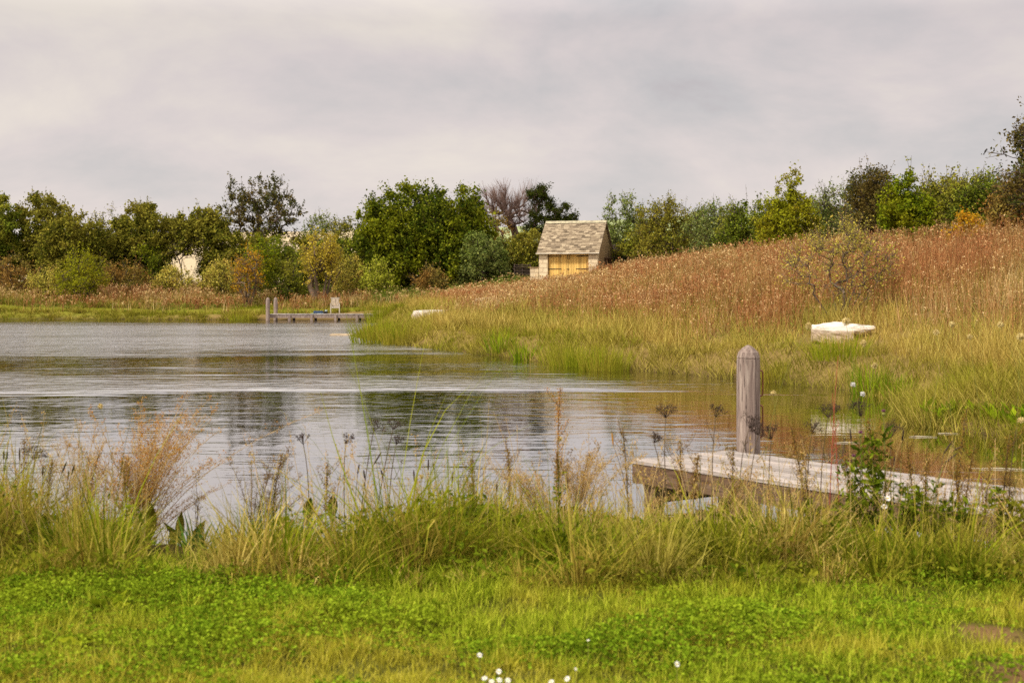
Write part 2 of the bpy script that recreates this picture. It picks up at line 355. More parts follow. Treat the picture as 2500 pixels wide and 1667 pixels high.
M['stem_green'] = solid('green_stem', (.2, .2, .04), .7, .3, 4)
M['stem_straw'] = solid('straw_stem', (.5, .35, .15), .8, .3, 4)
M['stem_wine'] = solid('wine_red_stem', (.36, .07, .04), .7, .3, 4)
M['seed_rust'] = leafmat('rusty_seed_specks', [(.36,.14,.04),(.54,.26,.08),(.46,.30,.08)], None, .25)
M['seed_pink'] = leafmat('pinkish_seed_specks', [(.40,.22,.13),(.55,.36,.22),(.48,.36,.14)], None, .3)
M['seed_brown'] = leafmat('brown_seed_specks', [(.17,.085,.035),(.28,.15,.055),(.32,.24,.07)], None, .25)
M['globe'] = leafmat('buff_globe_bristles', [(.58,.44,.30),(.74,.60,.44),(.84,.73,.58)], None, .3)
M['petal_white'] = solid('white_petals', (.82, .8, .76), .6, .06, 9)
M['petal_yellow'] = solid('yellow_petals', (.72, .55, .02), .6, .1, 9)
M['petal_purple'] = solid('purple_florets', (.28, .1, .17), .7, .4, 30)
M['petal_pink'] = solid('pink_petals', (.62, .25, .28), .6, .25, 20)
# built things
M['timber'] = woodmat('weathered_post_timber', (.15, .105, .09), (.27, .205, .17), (.48, .40, .33), (5, 5, .35), .85, 6)
M['deckwood'] = woodmat('silver_grey_deck_boards', (.23, .20, .175), (.38, .335, .30), (.55, .49, .44), (.4, 9, 9), .6, 4)
M['beam'] = woodmat('brown_beam_timber', (.085, .05, .028), (.16, .095, .055), (.27, .19, .12), (.6, 6, 6), .6, 5)
M['chairwood'] = woodmat('silvered_teak', (.32, .26, .2), (.5, .43, .34), (.68, .6, .5), (5, 5, .6), .3, 7)
M['oak'] = woodmat('new_oak_boards', (.62, .36, .085), (.80, .51, .14), (.90, .66, .25), (7, 7, .4), .2, 4)
M['iron'] = solid('black_iron', (.02, .018, .017), .6, .3, 8)
M['copper'] = solid('rusty_steel_rod', (.26, .1, .05), .42, .3, 14, (1, 1, 1), 0, .6)
M['wall'] = stonewall('rubble_limestone', (.50, .36, .19), (.37, .26, .14), (.22, .155, .09))
M['wall_dark'] = stonewall('grey_dry_stone', (.17, .13, .105), (.11, .085, .07), (.03, .025, .02), .4, .09)
M['ashlar'] = stonewall('pale_ashlar', (.82, .68, .46), (.72, .58, .39), (.6, .48, .32), .55, .3)
M['ridge'] = solid('ridge_stone', (.42, .35, .25), .9, .4, 3, (1, 1, 1), .3, 0, (.42, .38, .24))
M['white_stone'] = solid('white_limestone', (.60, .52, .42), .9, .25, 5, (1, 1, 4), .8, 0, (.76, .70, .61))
M['tan_stone'] = solid('tan_stone', (.40, .31, .20), .9, .3, 6, (1, 1, 2), .6)
def paint_shade(m):  # shaded front of the stones painted in: colour turns tan towards the foot
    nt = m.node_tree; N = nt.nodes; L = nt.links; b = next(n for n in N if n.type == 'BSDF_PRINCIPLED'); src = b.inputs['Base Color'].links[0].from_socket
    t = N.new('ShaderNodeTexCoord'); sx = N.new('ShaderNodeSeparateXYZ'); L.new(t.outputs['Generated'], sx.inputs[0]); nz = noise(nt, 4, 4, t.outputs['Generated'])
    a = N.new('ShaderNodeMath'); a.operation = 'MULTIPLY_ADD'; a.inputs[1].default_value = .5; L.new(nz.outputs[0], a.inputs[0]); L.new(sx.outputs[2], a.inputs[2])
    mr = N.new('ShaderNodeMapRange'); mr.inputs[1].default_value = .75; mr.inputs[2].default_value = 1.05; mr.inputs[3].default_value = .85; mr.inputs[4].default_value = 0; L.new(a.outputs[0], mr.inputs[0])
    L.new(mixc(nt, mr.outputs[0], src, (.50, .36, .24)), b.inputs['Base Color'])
paint_shade(M['white_stone'])

# ------------------------------------------------------------------ ground
def build_ground():
    ys = np.unique(np.concatenate([np.linspace(-30, 4, 18), np.linspace(4, 10, 110), np.linspace(10, 13, 26), np.linspace(13, 40, 110), np.linspace(40, 130, 190), np.geomspace(130, 1500, 40)]))
    us = np.linspace(-1, 1, 321); us = np.sign(us) * (.55 * np.abs(us) + .45 * np.abs(us) ** 3)
    Y, U = np.meshgrid(ys, us, indexing='ij'); X = U * (26 + .95 * np.maximum(Y, 0))
    D = pond_d(X, Y); Z = ground(X, Y, D)
    ny, nx = X.shape; idx = np.arange(ny * nx).reshape(ny, nx)
    Q = np.stack([idx[:-1, :-1], idx[:-1, 1:], idx[1:, 1:], idx[1:, :-1]], -1).reshape(-1, 4)
    mb = MB(); mb.add(np.stack([X, Y, Z], -1).reshape(-1, 3), Q)
    m, nt, N, L = newmat('earth_and_turf')
    b = N.new('ShaderNodeBsdfPrincipled'); out = N.new('ShaderNodeOutputMaterial'); L.new(b.outputs[0], out.inputs[0])
    at = N.new('ShaderNodeAttribute'); at.attribute_name = 'zone'
    nz = noise(nt, 2.2, 6, pos(nt), .7); r = ramp(nt, [(.55, .5, .45), (1.35, 1.35, 1.3)]); L.new(nz.outputs[0], r.inputs[0])
    c = mixc(nt, 1.0, at.outputs['Color'], r.outputs[0], 'MULTIPLY'); L.new(c, b.inputs['Base Color'])
    b.inputs['Roughness'].default_value = 1; b.inputs['Specular IOR Level'].default_value = 0
    o = mb.obj('ground', m, smooth=True); tag(o, kind='structure')
    c = np.zeros((ny * nx, 4)); c[:, 3] = 1; x = X.ravel(); y = Y.ravel(); d = D.ravel()
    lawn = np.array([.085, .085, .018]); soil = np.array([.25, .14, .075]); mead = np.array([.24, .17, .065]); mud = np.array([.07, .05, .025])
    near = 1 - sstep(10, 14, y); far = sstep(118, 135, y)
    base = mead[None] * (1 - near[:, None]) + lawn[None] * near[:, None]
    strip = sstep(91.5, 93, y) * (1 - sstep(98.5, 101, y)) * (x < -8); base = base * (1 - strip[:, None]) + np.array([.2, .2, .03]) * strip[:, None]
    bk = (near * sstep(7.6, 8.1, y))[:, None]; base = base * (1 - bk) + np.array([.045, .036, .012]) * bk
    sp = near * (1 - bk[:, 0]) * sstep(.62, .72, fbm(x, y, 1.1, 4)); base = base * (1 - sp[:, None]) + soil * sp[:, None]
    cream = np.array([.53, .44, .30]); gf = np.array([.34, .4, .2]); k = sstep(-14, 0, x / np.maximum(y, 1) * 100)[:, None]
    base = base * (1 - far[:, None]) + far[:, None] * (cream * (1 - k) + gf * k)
    mk = (1 - sstep(-.05, .35, d))[:, None]; base = base * (1 - mk) + mud * mk
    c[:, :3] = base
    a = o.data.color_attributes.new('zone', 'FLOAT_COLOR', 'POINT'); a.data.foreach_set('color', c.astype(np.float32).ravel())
build_ground()

# ------------------------------------------------------------------ water
def build_water():
    xs = np.linspace(-80, 9, 90); ys = np.linspace(8, 96, 90); X, Y = np.meshgrid(xs, ys, indexing='ij')
    idx = np.arange(X.size).reshape(X.shape); Q = np.stack([idx[:-1, :-1], idx[1:, :-1], idx[1:, 1:], idx[:-1, 1:]], -1).reshape(-1, 4)
    mb = MB(); mb.add(np.stack([X, Y, np.zeros_like(X)], -1).reshape(-1, 3), Q)
    m, nt, N, L = newmat('pond_water')
    df = N.new('ShaderNodeBsdfDiffuse'); df.inputs[0].default_value = (.075, .05, .016, 1); gl = N.new('ShaderNodeBsdfGlossy'); gl.distribution = 'MULTI_GGX'; gl.inputs['Roughness'].default_value = .03
    fr = N.new('ShaderNodeFresnel'); fr.inputs[0].default_value = 1.38; mxs = N.new('ShaderNodeMixShader'); out = N.new('ShaderNodeOutputMaterial')
    mr = N.new('ShaderNodeMapRange'); mr.inputs[1].default_value = 0; mr.inputs[2].default_value = .35; mr.inputs[3].default_value = .02; mr.inputs[4].default_value = .97
    L.new(fr.outputs[0], mr.inputs[0]); L.new(mr.outputs[0], mxs.inputs[0]); L.new(df.outputs[0], mxs.inputs[1]); L.new(gl.outputs[0], mxs.inputs[2]); L.new(mxs.outputs[0], out.inputs[0])
    def math_(op, a, b_=None, c=None):
        n = N.new('ShaderNodeMath'); n.operation = op
        for i, v in enumerate((a, b_, c)):
            if v is None: continue
            if isinstance(v, (int, float)): n.inputs[i].default_value = v
            else: L.new(v, n.inputs[i])
        return n.outputs[0]
    w1 = noise(nt, 1, 2, pos(nt, (2.2, 7.5, 1)), .5, .4).outputs[0]
    w2 = noise(nt, 1, 2, pos(nt, (.75, 2.3, 1)), .5, .5).outputs[0]
    w3 = noise(nt, 1, 2, pos(nt, (6, 17, 1)), .5, .3).outputs[0]
    h = math_('ADD', math_('MULTIPLY', w1, .0062), math_('ADD', math_('MULTIPLY', w2, .016), math_('MULTIPLY', w3, .0009)))
    w4 = noise(nt, 1, 2, pos(nt, (1.7, .75, 1)), .6, .5).outputs[0]; w5 = noise(nt, 1, 2, pos(nt, (.5, .25, 1)), .5, .4).outputs[0]
    # calm lee water by the right bank, gusts elsewhere
    sx = N.new('ShaderNodeSeparateXYZ'); g = N.new('ShaderNodeNewGeometry'); L.new(g.outputs['Position'], sx.inputs[0])
    lee = N.new('ShaderNodeMapRange'); lee.interpolation_type = 'SMOOTHSTEP'
    q = math_('ADD', sx.outputs[0], math_('MULTIPLY', sx.outputs[1], .10))
    L.new(q, lee.inputs[0]); lee.inputs[1].default_value = 3.2; lee.inputs[2].default_value = 6.4; lee.inputs[3].default_value = 1; lee.inputs[4].default_value = .40
    gust = N.new('ShaderNodeMapRange'); L.new(noise(nt, 1, 2, pos(nt, (.045, .13, 1)), .5, .3).outputs[0], gust.inputs[0])
    gust.inputs[1].default_value = .35; gust.inputs[2].default_value = .65; gust.inputs[3].default_value = .35; gust.inputs[4].default_value = 1.4
    near = N.new('ShaderNodeFloatCurve'); L.new(math_('DIVIDE', math_('ADD', sx.outputs[1], math_('MULTIPLY', math_('SUBTRACT', noise(nt, 1, 3, pos(nt, (.07, .22, 1)), .6, .4).outputs[0], .5), math_('MULTIPLY', sx.outputs[1], .36))), 100.0), near.inputs[1]); cv = near.mapping.curves[0]   # wind strength from the near bank to the far one
    pts = [(0, .10), (.12, .10), (.17, .09), (.22, .10), (.255, .16), (.285, .6), (.32, .55), (.345, .24), (.385, .24), (.46, .75), (.7, 1.0), (.80, .8), (.885, .22), (1, .2)]
    cv.points[0].location = pts[0]; cv.points[1].location = pts[-1]
    for p in pts[1:-1]: cv.points.new(*p)
    near.mapping.update()
    L.new(math_('ADD', .015, math_('MULTIPLY', math_('MULTIPLY', lee.outputs[0], near.outputs[0]), .17)), gl.inputs['Roughness'])
    amp = math_('MULTIPLY', math_('MULTIPLY', lee.outputs[0], gust.outputs[0]), math_('MULTIPLY', near.outputs[0], 4.5))
    bp = N.new('ShaderNodeBump'); bp.inputs['Strength'].default_value = 1; bp.inputs['Distance'].default_value = 1
    far = math_('MULTIPLY', math_('MULTIPLY', near.outputs[0], lee.outputs[0]), math_('ADD', math_('MULTIPLY', w4, .06), math_('MULTIPLY', w5, .12)))
    L.new(math_('ADD', math_('MULTIPLY', h, amp), far), bp.inputs['Height']); L.new(bp.outputs[0], gl.inputs['Normal']); L.new(bp.outputs[0], fr.inputs['Normal'])
    o = mb.obj('water', m, smooth=True); tag(o, kind='structure')
build_water()

# ------------------------------------------------------------------ trees
def tree(name, label, group, x, Y, H, lumps, mat, nclump=120, nleaf=70, leaf=.16, stems=1, trunk_h=.25, trunk_r=.14, bark='bark', clump_r=.55,
         twigs=5, shoots=0, lean=0.0, cat='tree', wid=.62, up=.45, leaf_skip=0.0, droop=0.0, base_z=None, spread=.3, rmin=.012, tw_out=.7, tw_up=.25):
    """lumps: ellipsoids (cx, cy, cz, rx, ry, rz) in parts of the height H; crown clumps hang on limbs that join the trunk"""
    z0 = g1(x, Y) - .05 if base_z is None else base_z
    root = thing(name, label, cat, (x, Y, z0), group)
    lm = np.array(lumps, float) * H; vol = np.prod(lm[:, 3:], 1); vol = vol / vol.sum()
    k = R.choice(len(lm), nclump, p=vol); u = unit(nclump) * (R.random(nclump) ** .45)[:, None]
    C = lm[k, :3] + u * lm[k, 3:]
    C = C[C[:, 2] > .06 * H]
    nodes = []; par = []; top = H * trunk_h
    for s in range(stems):
        a = 2 * pi * s / stems + R.random(); sp = 0 if stems == 1 else spread * top * (.5 + R.random())
        prev = -1
        for j in range(5):
            t = j / 4
            nodes.append(np.array([math.cos(a) * (sp * t + (.04 * H if stems > 1 else 0)) + lean * top * t + R.normal(0, .02 * top), math.sin(a) * sp * t + R.normal(0, .02 * top), top * t]))
            par.append(prev); prev = len(nodes) - 1
    nst = len(nodes)
    ctr = np.array([lean * top, 0, top]); order = np.argsort(np.linalg.norm(C - ctr, axis=1))
    tips = []
    for c in C[order]:
        A = np.array(nodes); dv = c - A; dist = np.linalg.norm(dv, axis=1) + np.maximum(-dv[:, 2], 0) * 2.0 + (np.arange(len(A)) < 1) * 99
        i = int(np.argmin(dist)); a = A[i]
        mid = (a + c) / 2 + R.normal(0, .08, 3) * np.linalg.norm(c - a); mid[2] += .06 * np.linalg.norm(c - a)
        nodes.append(mid); par.append(i); nodes.append(c); par.append(len(nodes) - 2); tips.append(len(nodes) - 1)
    A = np.array(nodes); par = np.array(par); cnt = np.zeros(len(A))
    cnt[tips] = 1
    for i in range(len(A) - 1, -1, -1):
        if par[i] >= 0: cnt[par[i]] += cnt[i]
    rad = trunk_r * H / 7 * np.sqrt(np.maximum(cnt, 1) / max(len(tips) / stems, 1)); rad = np.maximum(rad, rmin)
    mk = par >= 0; tb = MB(); big = rad[mk] > .05
    Pa, Pb, ra, rb = A[par[mk]], A[mk], np.minimum(rad[par[mk]], rad[mk] * 1.5), rad[mk]
    cyls(tb, Pa[big], Pb[big], ra[big], rb[big], 7); cyls(tb, Pa[~big], Pb[~big], ra[~big], rb[~big], 4)
    # twigs and leaves round each clump
    T = A[tips]; n = len(T); cr = clump_r * (.6 + .8 * R.random(n))
    out_d = T - np.array([0, 0, H * .45]); out_d /= np.maximum(np.linalg.norm(out_d, axis=1, keepdims=True), .01)
    td = unit(n * twigs) + np.repeat(out_d, twigs, 0) * tw_out; td[:, 2] += tw_up - droop; td /= np.linalg.norm(td, axis=1, keepdims=True)
    te = np.repeat(T, twigs, 0) + td * (np.repeat(cr, twigs) * (.5 + .8 * R.random(n * twigs)))[:, None]
    cyls(tb, np.repeat(T, twigs, 0), te, rmin, rmin * .4, 3)
    sh = None
    if shoots:
        ii = np.argsort(-(T[:, 2] + .6 * np.abs(T[:, 0])))[:max(n // 3, 4)]; kk = R.choice(ii, shoots)
        sd = R.normal(0, .3, (shoots, 3)) + out_d[kk] * .5; sd[:, 2] += .9; sd /= np.linalg.norm(sd, axis=1, keepdims=True)
        sh = (T[kk], T[kk] + sd * (clump_r * (1.0 + 1.3 * R.random(shoots)))[:, None]); cyls(tb, sh[0], sh[1], rmin, rmin * .4, 3)
    tb.obj('trunk', M[bark], root)
    if nleaf:
        keep = R.random(n) >= leaf_skip
        Tk = T[keep]; ck = cr[keep]; tek = te.reshape(n, twigs, 3)[keep]; nk = len(Tk)
        q = nk * nleaf; ci = np.repeat(np.arange(nk), nleaf)
        tw = tek[ci, R.integers(0, twigs, q)]; t = R.random(q)[:, None] ** .6
        lc = Tk[ci] * (1 - t) + tw * t + R.normal(0, .22, (q, 3)) * ck[ci][:, None]
        cb = MB(); leaves(cb, lc, leaf * (.6 + .8 * R.random(q)), wid, up, 0)
        if sh is not None:
            ns = 9; t = R.random((len(sh[0]), ns, 1)); lc = (sh[0][:, None] * (1 - t) + sh[1][:, None] * t).reshape(-1, 3) + R.normal(0, .05, (len(sh[0]) * ns, 3))
            leaves(cb, lc, leaf * (.5 + .6 * R.random(len(lc))), wid, up, 0)
        cb.obj('crown', M[mat], root)
    return root

def at(px, py_top, Y):   # photo column and row of a crown's top -> x, height above the ground
    x = PX(px, Y); return x, PZ(py_top, Y) - g1(x, Y)
ROUND = [(0,0,.62,.42,.38,.36),(-.2,.05,.5,.26,.26,.28),(.22,-.05,.48,.26,.26,.28),(.02,-.12,.35,.3,.26,.25)]
WIDE = [(0,0,.66,.6,.4,.3),(-.4,0,.5,.34,.3,.32),(.4,0,.52,.34,.3,.3),(0,-.1,.3,.55,.35,.24)]
FLAT = [(0,0,.74,.52,.4,.2),(-.34,0,.62,.28,.3,.2),(.34,0,.64,.28,.3,.2)]
CONE = [(0,0,.36,.36,.32,.3),(-.1,0,.55,.22,.22,.24),(.12,0,.52,.22,.22,.22),(0,0,.74,.15,.15,.2),(.05,0,.9,.06,.06,.1)]
BUSH = [(0,0,.45,.5,.45,.42),(-.3,0,.35,.3,.3,.3),(.3,0,.38,.3,.3,.3)]
def plant_trees():
    LH = 'hedge trees along the far left bank'; RH = 'trees on the rise at the right'
    T = lambda name, label, g, px, py, Y, lumps, mat, wpx=None, **k: (lambda xh: tree(name, label, g, xh[0], Y, xh[1], [(a * s, b, c, d * s, e, f) for s in [1.0 if wpx is None else wpx / F * Y / (xh[1] * 2 * max(abs(q[0]) + q[3] for q in lumps))] for a, b, c, d, e, f in lumps], mat, **k))(at(px, py, Y))
    # --- left hedge
    T('oak_tree', 'dark tree cut by the left picture edge, tallest crown of that corner', LH, -12, 468, 112, ROUND, 'mid', 150, nclump=240, nleaf=90, leaf=.2)
    T('hedge_tree', 'olive green tree with bare twiggy top near the left picture edge', LH, 106, 468, 114, ROUND, 'haw', 140, nclump=208, nleaf=95, shoots=90, leaf=.2)
    T('hawthorn_tree', 'broad olive hawthorn in front of the bare topped tree, behind rusty scrub', LH, 185, 520, 109, WIDE, 'haw', 185, nclump=272, nleaf=90, shoots=80, leaf=.2)
    T('hawthorn_tree', 'thin twiggy hawthorn with pale sky showing through, between two fuller ones', LH, 268, 508, 115, ROUND, 'haw', 110, nclump=80, nleaf=24, shoots=60, twigs=8)
    T('hawthorn_tree', 'wide domed hawthorn with dark ivy covered trunk, left of the pale field gap', LH, 352, 490, 112, WIDE, 'haw', 175, nclump=304, nleaf=95, shoots=80, leaf=.2, stems=4, trunk_h=.35, trunk_r=.07)
    T('ivy_bush', 'dark blue green ivy mound below the wide domed hawthorn', LH, 368, 578, 109.5, BUSH, 'deep', 75, nclump=50, nleaf=80, cat='bush')
    T('hawthorn_tree', 'flat topped hawthorn on bare crooked stems in front of the pale field', LH, 488, 505, 112, FLAT, 'haw', 150, nclump=208, nleaf=90, shoots=60, leaf=.2, stems=6, trunk_h=.5, spread=.9, trunk_r=.05)
    T('spreading_tree', 'tall dark airy tree with thin brown leaves standing above the left hedge', LH, 630, 425, 117, [(0,0,.7,.42,.36,.3),(-.18,0,.55,.28,.28,.3),(.2,0,.55,.3,.28,.3)], 'dark', 215, nclump=210, nleaf=34, leaf=.19, shoots=110, twigs=7, trunk_h=.3, trunk_r=.2)
    T('green_bush', 'mid green bush under the tall dark airy tree', LH, 690, 560, 108, BUSH, 'mid', 130, nclump=90, nleaf=80, cat='bush')
    T('hawthorn_tree', 'low olive hawthorn filling the hedge below the tall airy tree', LH, 575, 560, 111, WIDE, 'haw', 160, nclump=192, nleaf=90, leaf=.2)
    T('ash_tree', 'slim light green tree between the tall airy tree and the big dense one', LH, 790, 500, 116, ROUND, 'grey', 110, nclump=90, nleaf=40, shoots=50)
    T('ash_tree', 'pale olive tree tucked against the left side of the big dense tree', LH, 848, 530, 112, ROUND, 'haw', 100, nclump=90, nleaf=50, shoots=30)
    T('hawthorn_tree', 'spindly half bare hawthorn on thin stems against the pale field', LH, 447, 560, 111, FLAT, 'haw', 120, nclump=46, nleaf=22, shoots=30, twigs=9, stems=6, trunk_h=.5, spread=1.0, trunk_r=.035, leaf=.17)
    for px, py, Y, w, mt, lb in ((30,560,113,150,'mid','dark green hedge bottom at the left picture edge'), (150,575,113,150,'haw','shaded olive hedge bottom under the bare topped tree'), (265,585,114,120,'mid','green hedge bottom under the thin twiggy hawthorn'),
            (345,580,115,130,'haw','brownish hedge bottom under the wide domed hawthorn'), (540,585,113,110,'mid','green hedge bottom right of the pale field gap'), (625,560,112,150,'haw','dense hedge bottom straight under the tall airy tree'), (745,560,113,110,'haw','olive hedge bottom left of the tall yellow shrub'), (820,560,110,120,'mid','green hedge bottom between the yellow shrub and the big dome')):
        T('hedge_bush', lb, LH, px, py, Y, BUSH, mt, w, nclump=130, nleaf=80, cat='bush', leaf=.19)
    # --- centre group
    G = 'trees beside the stone shed'
    T('dense_tree', 'big dense dark green tree, broad dome left of the stone shed', G, 985, 448, 106, [(0,0,.58,.42,.38,.38),(-.26,-.05,.46,.28,.3,.34),(.26,-.05,.5,.26,.3,.34),(0,-.18,.34,.42,.25,.28),(-.1,-.1,.2,.45,.3,.18)], 'deep', 262, nclump=440, nleaf=110, leaf=.22, shoots=90, clump_r=.72, trunk_r=.2)
    T('dense_tree', 'dense green tree with yellowing leaves joined to the right side of the big dome', G, 1108, 452, 105, [(0,0,.6,.4,.38,.36),(-.2,-.05,.44,.28,.3,.34),(.22,-.05,.44,.26,.3,.34),(0,-.15,.25,.42,.3,.24)], 'deep', 205, nclump=330, nleaf=105, leaf=.22, shoots=60, clump_r=.7, trunk_r=.2)
    T('elder_bush', 'grey green rounded bush at the foot of the dense trees', G, 1178, 540, 102, BUSH, 'grey', 130, nclump=120, nleaf=90, cat='bush')
    T('bare_tree', 'leafless reddish tree with a fan of fine twigs above the bushes', G, 1243, 453, 112, [(-.14,0,.84,.17,.2,.13),(.16,0,.82,.16,.2,.13),(-.02,0,.7,.3,.26,.14)], 'dark', 150, nclump=90, nleaf=0, bark='bark_red', twigs=26, trunk_h=.5, trunk_r=.2, stems=2, spread=.12, clump_r=1.05, tw_out=1.4, tw_up=.5, rmin=.010)
    T('pine_tree', 'dark pine leaning right above the shed roof in flat needle clumps', G, 1312, 455, 110, [(.03,0,.9,.13,.15,.08),(.13,0,.77,.17,.17,.08),(.24,0,.66,.15,.15,.08),(.0,0,.66,.12,.12,.08),(.1,0,.56,.15,.14,.07),(-.06,0,.5,.12,.12,.08)], 'pine', 190, nclump=90, nleaf=150, leaf=.19, wid=.3, trunk_h=.45, trunk_r=.2, bark='bark_red', lean=.1, clump_r=.48)
    T('russet_tree', 'thin russet brown tree behind the leafless one', G, 1205, 500, 111, ROUND, 'rust', 100, nclump=80, nleaf=40)
    T('scrub_bush', 'olive bush below the leafless reddish tree', G, 1238, 560, 105, BUSH, 'haw', 120, nclump=90, nleaf=80, cat='bush')
    T('scrub_bush', 'dark bush close against the left wall of the shed', G, 1288, 540, 103.5, BUSH, 'haw', 100, nclump=140, nleaf=80, cat='bush')
    # --- right rise
    T('willow_tree', 'airy grey green tree just right of the shed, thin stems showing', RH, 1530, 478, 99, ROUND, 'grey', 135, nclump=150, nleaf=45, shoots=70, stems=3, trunk_h=.35, leaf=.15)
    T('willow_tree', 'broad grey green willow with feathery top, second from the shed', RH, 1635, 480, 93, WIDE, 'haw', 190, nclump=190, nleaf=60, shoots=90, leaf=.14)
    T('willow_tree', 'feathery olive willow before the dark green thicket', RH, 1745, 496, 86, WIDE, 'grey', 150, nclump=140, nleaf=60, shoots=70, leaf=.13)
    T('thicket_tree', 'dark green rounded thicket left of the yellowing maple', RH, 1850, 488, 78, WIDE, 'mid', 190, nclump=200, nleaf=80, shoots=60, leaf=.13)
    T('maple_tree', 'yellow green maple with a narrow pointed top, turning orange', RH, 1930, 418, 70, CONE, 'yg', 145, nclump=170, nleaf=80, shoots=40, leaf=.13, clump_r=.42)
    T('birch_sapling', 'pale twiggy grey tree between the yellow maple and the brown topped tree', RH, 2030, 455, 74, ROUND, 'grey', 130, nclump=130, nleaf=40, shoots=80, leaf=.12)
    T('alder_tree', 'brown topped dark tree rising above the right hedge', RH, 2128, 405, 70, [(0,0,.68,.34,.3,.28),(-.1,0,.5,.3,.3,.3),(.14,0,.46,.3,.3,.3)], 'dark', 120, nclump=160, nleaf=70, shoots=60, leaf=.13)
    T('maple_tree', 'bright green pointed maple right of the brown topped tree', RH, 2215, 412, 63, CONE, 'bright', 125, nclump=170, nleaf=90, shoots=30, leaf=.13, clump_r=.4)
    T('hedge_tree', 'olive brown tree between the bright green maple and the dark hedge', RH, 2298, 432, 67, ROUND, 'haw', 130, nclump=140, nleaf=70, shoots=60, leaf=.13)
    T('hedge_tree', 'dark green bushy tree near the right picture edge, uneven twiggy top', RH, 2392, 424, 64, WIDE, 'mid', 170, nclump=200, nleaf=80, shoots=110, leaf=.12)
    T('hedge_tree', 'russet olive tree under the overhanging birch at the right edge', RH, 2492, 440, 58, ROUND, 'rust', 140, nclump=150, nleaf=75, shoots=50, leaf=.12)
    T('birch_tree', 'tall birch with small dark hanging leaves entering at the right edge', RH, 2566, 240, 47, [(0,0,.78,.2,.2,.22),(-.1,0,.6,.2,.2,.2),(.05,0,.5,.24,.22,.2),(-.16,0,.44,.12,.16,.1)], 'dark', 265, nclump=190, nleaf=38, leaf=.12, shoots=40, twigs=7, droop=.35, trunk_h=.4, trunk_r=.12, clump_r=.5)
    for px, py, Y, w, mt, lb in ((1700,520,99,220,'haw','low olive hedge behind the feathery willows'), (1985,470,80,230,'mid','shaded green hedge behind the yellow maple'),
            (2150,450,76,230,'haw','olive hedge filling in behind the bright green maple'), (2330,440,73,250,'mid','green hedge behind the dark bushy tree'), (2480,440,66,200,'mid','deep green hedge under the birch'),
            (1490,590,104,90,'deep','dark bush behind the small stone wall'), (1590,535,97,170,'mid','green bush under the broad willow')):
        T('hedge_bush', lb, RH, px, py, Y, BUSH, mt, w, nclump=130, nleaf=75, cat='bush', leaf=.15)
    # --- shrubs on the far bank
    SG = 'autumn shrubs on the far bank'
    T('young_willow', 'bright yellow green shrub standing alone on the far left bank', SG, 202, 590, 101, BUSH, 'yg', 118, nclump=120, nleaf=55, leaf=.13, shoots=40, cat='shrub', stems=3)
    T('orange_shrub', 'small orange leaved shrub with a bare twiggy base', SG, 604, 608, 99.5, [(0,0,.72,.3,.28,.26),(0,0,.45,.34,.3,.2)], 'orange', 72, nclump=70, nleaf=38, leaf=.12, cat='shrub', stems=5, trunk_h=.4, leaf_skip=.25, twigs=9, bark='twig')
    T('yellow_shrub', 'tall shrub with sparse yellow leaves on upright stems behind the far jetty', SG, 782, 556, 100, [(0,0,.7,.36,.3,.28),(-.1,0,.5,.28,.28,.24),(.14,0,.55,.26,.28,.24)], 'yellow', 108, nclump=110, nleaf=36, leaf=.15, cat='shrub', stems=7, trunk_h=.45, bark='twig', shoots=30)
    T('lime_shrub', 'pale lime shrub against the foot of the big dense tree', SG, 913, 622, 101, BUSH, 'lime', 78, nclump=60, nleaf=60, leaf=.15, cat='shrub')
    T('green_shrub', 'fresh green upright shrub behind the small orange one', SG, 634, 574, 104, ROUND, 'bright', 82, nclump=80, nleaf=60, leaf=.15, cat='shrub', shoots=20)
    for px, py, Y, w, mt, lb in ((40,612,105,150,'rust','rusty brown scrub at the left picture edge'), (125,640,103,110,'olive','dull olive scrub left of the bright yellow green shrub'), (300,622,106,130,'rust','brown bramble scrub right of the yellow green shrub'),
            (540,628,105,100,'olive','olive brown scrub left of the small orange shrub'), (700,630,104,80,'mid','low green scrub left of the tall yellow shrub'), (850,600,103,90,'olive','straggly olive scrub left of the lime shrub'),
            (1050,648,101,70,'rust','small rusty shrub in front of the dense trees'), (420,640,106,110,'olive','pale olive scrub below the pale field gap')):
        T('scrub_bush', lb, SG, px, py, Y, BUSH, mt, w, nclump=80, nleaf=55, leaf=.13, cat='bush', shoots=20)
    T('orange_shrub', 'orange brown shrub on the crest below the right hedge', SG, 2362, 508, 56, BUSH, 'orange', 95, nclump=80, nleaf=60, leaf=.1, cat='shrub', clump_r=.3)
    # --- the open shrub behind the big white boulder
    x, H = at(2050, 540, 34)
    tree('open_shrub', 'open many stemmed shrub with tiny olive leaves behind the big white boulder', None, x, 34, H,
         [(-.15,0,.62,.34,.34,.28),(.2,0,.6,.36,.34,.28),(0,0,.82,.26,.26,.17),(-.4,0,.48,.2,.25,.16),(.45,0,.52,.22,.25,.14),(.1,0,.36,.34,.3,.14)], 'olive', nclump=150, nleaf=22, leaf=.05, stems=9, trunk_h=.3, trunk_r=.05, clump_r=.3, twigs=7, spread=.6, cat='shrub', shoots=140, rmin=.005, bark='twig')
plant_trees()

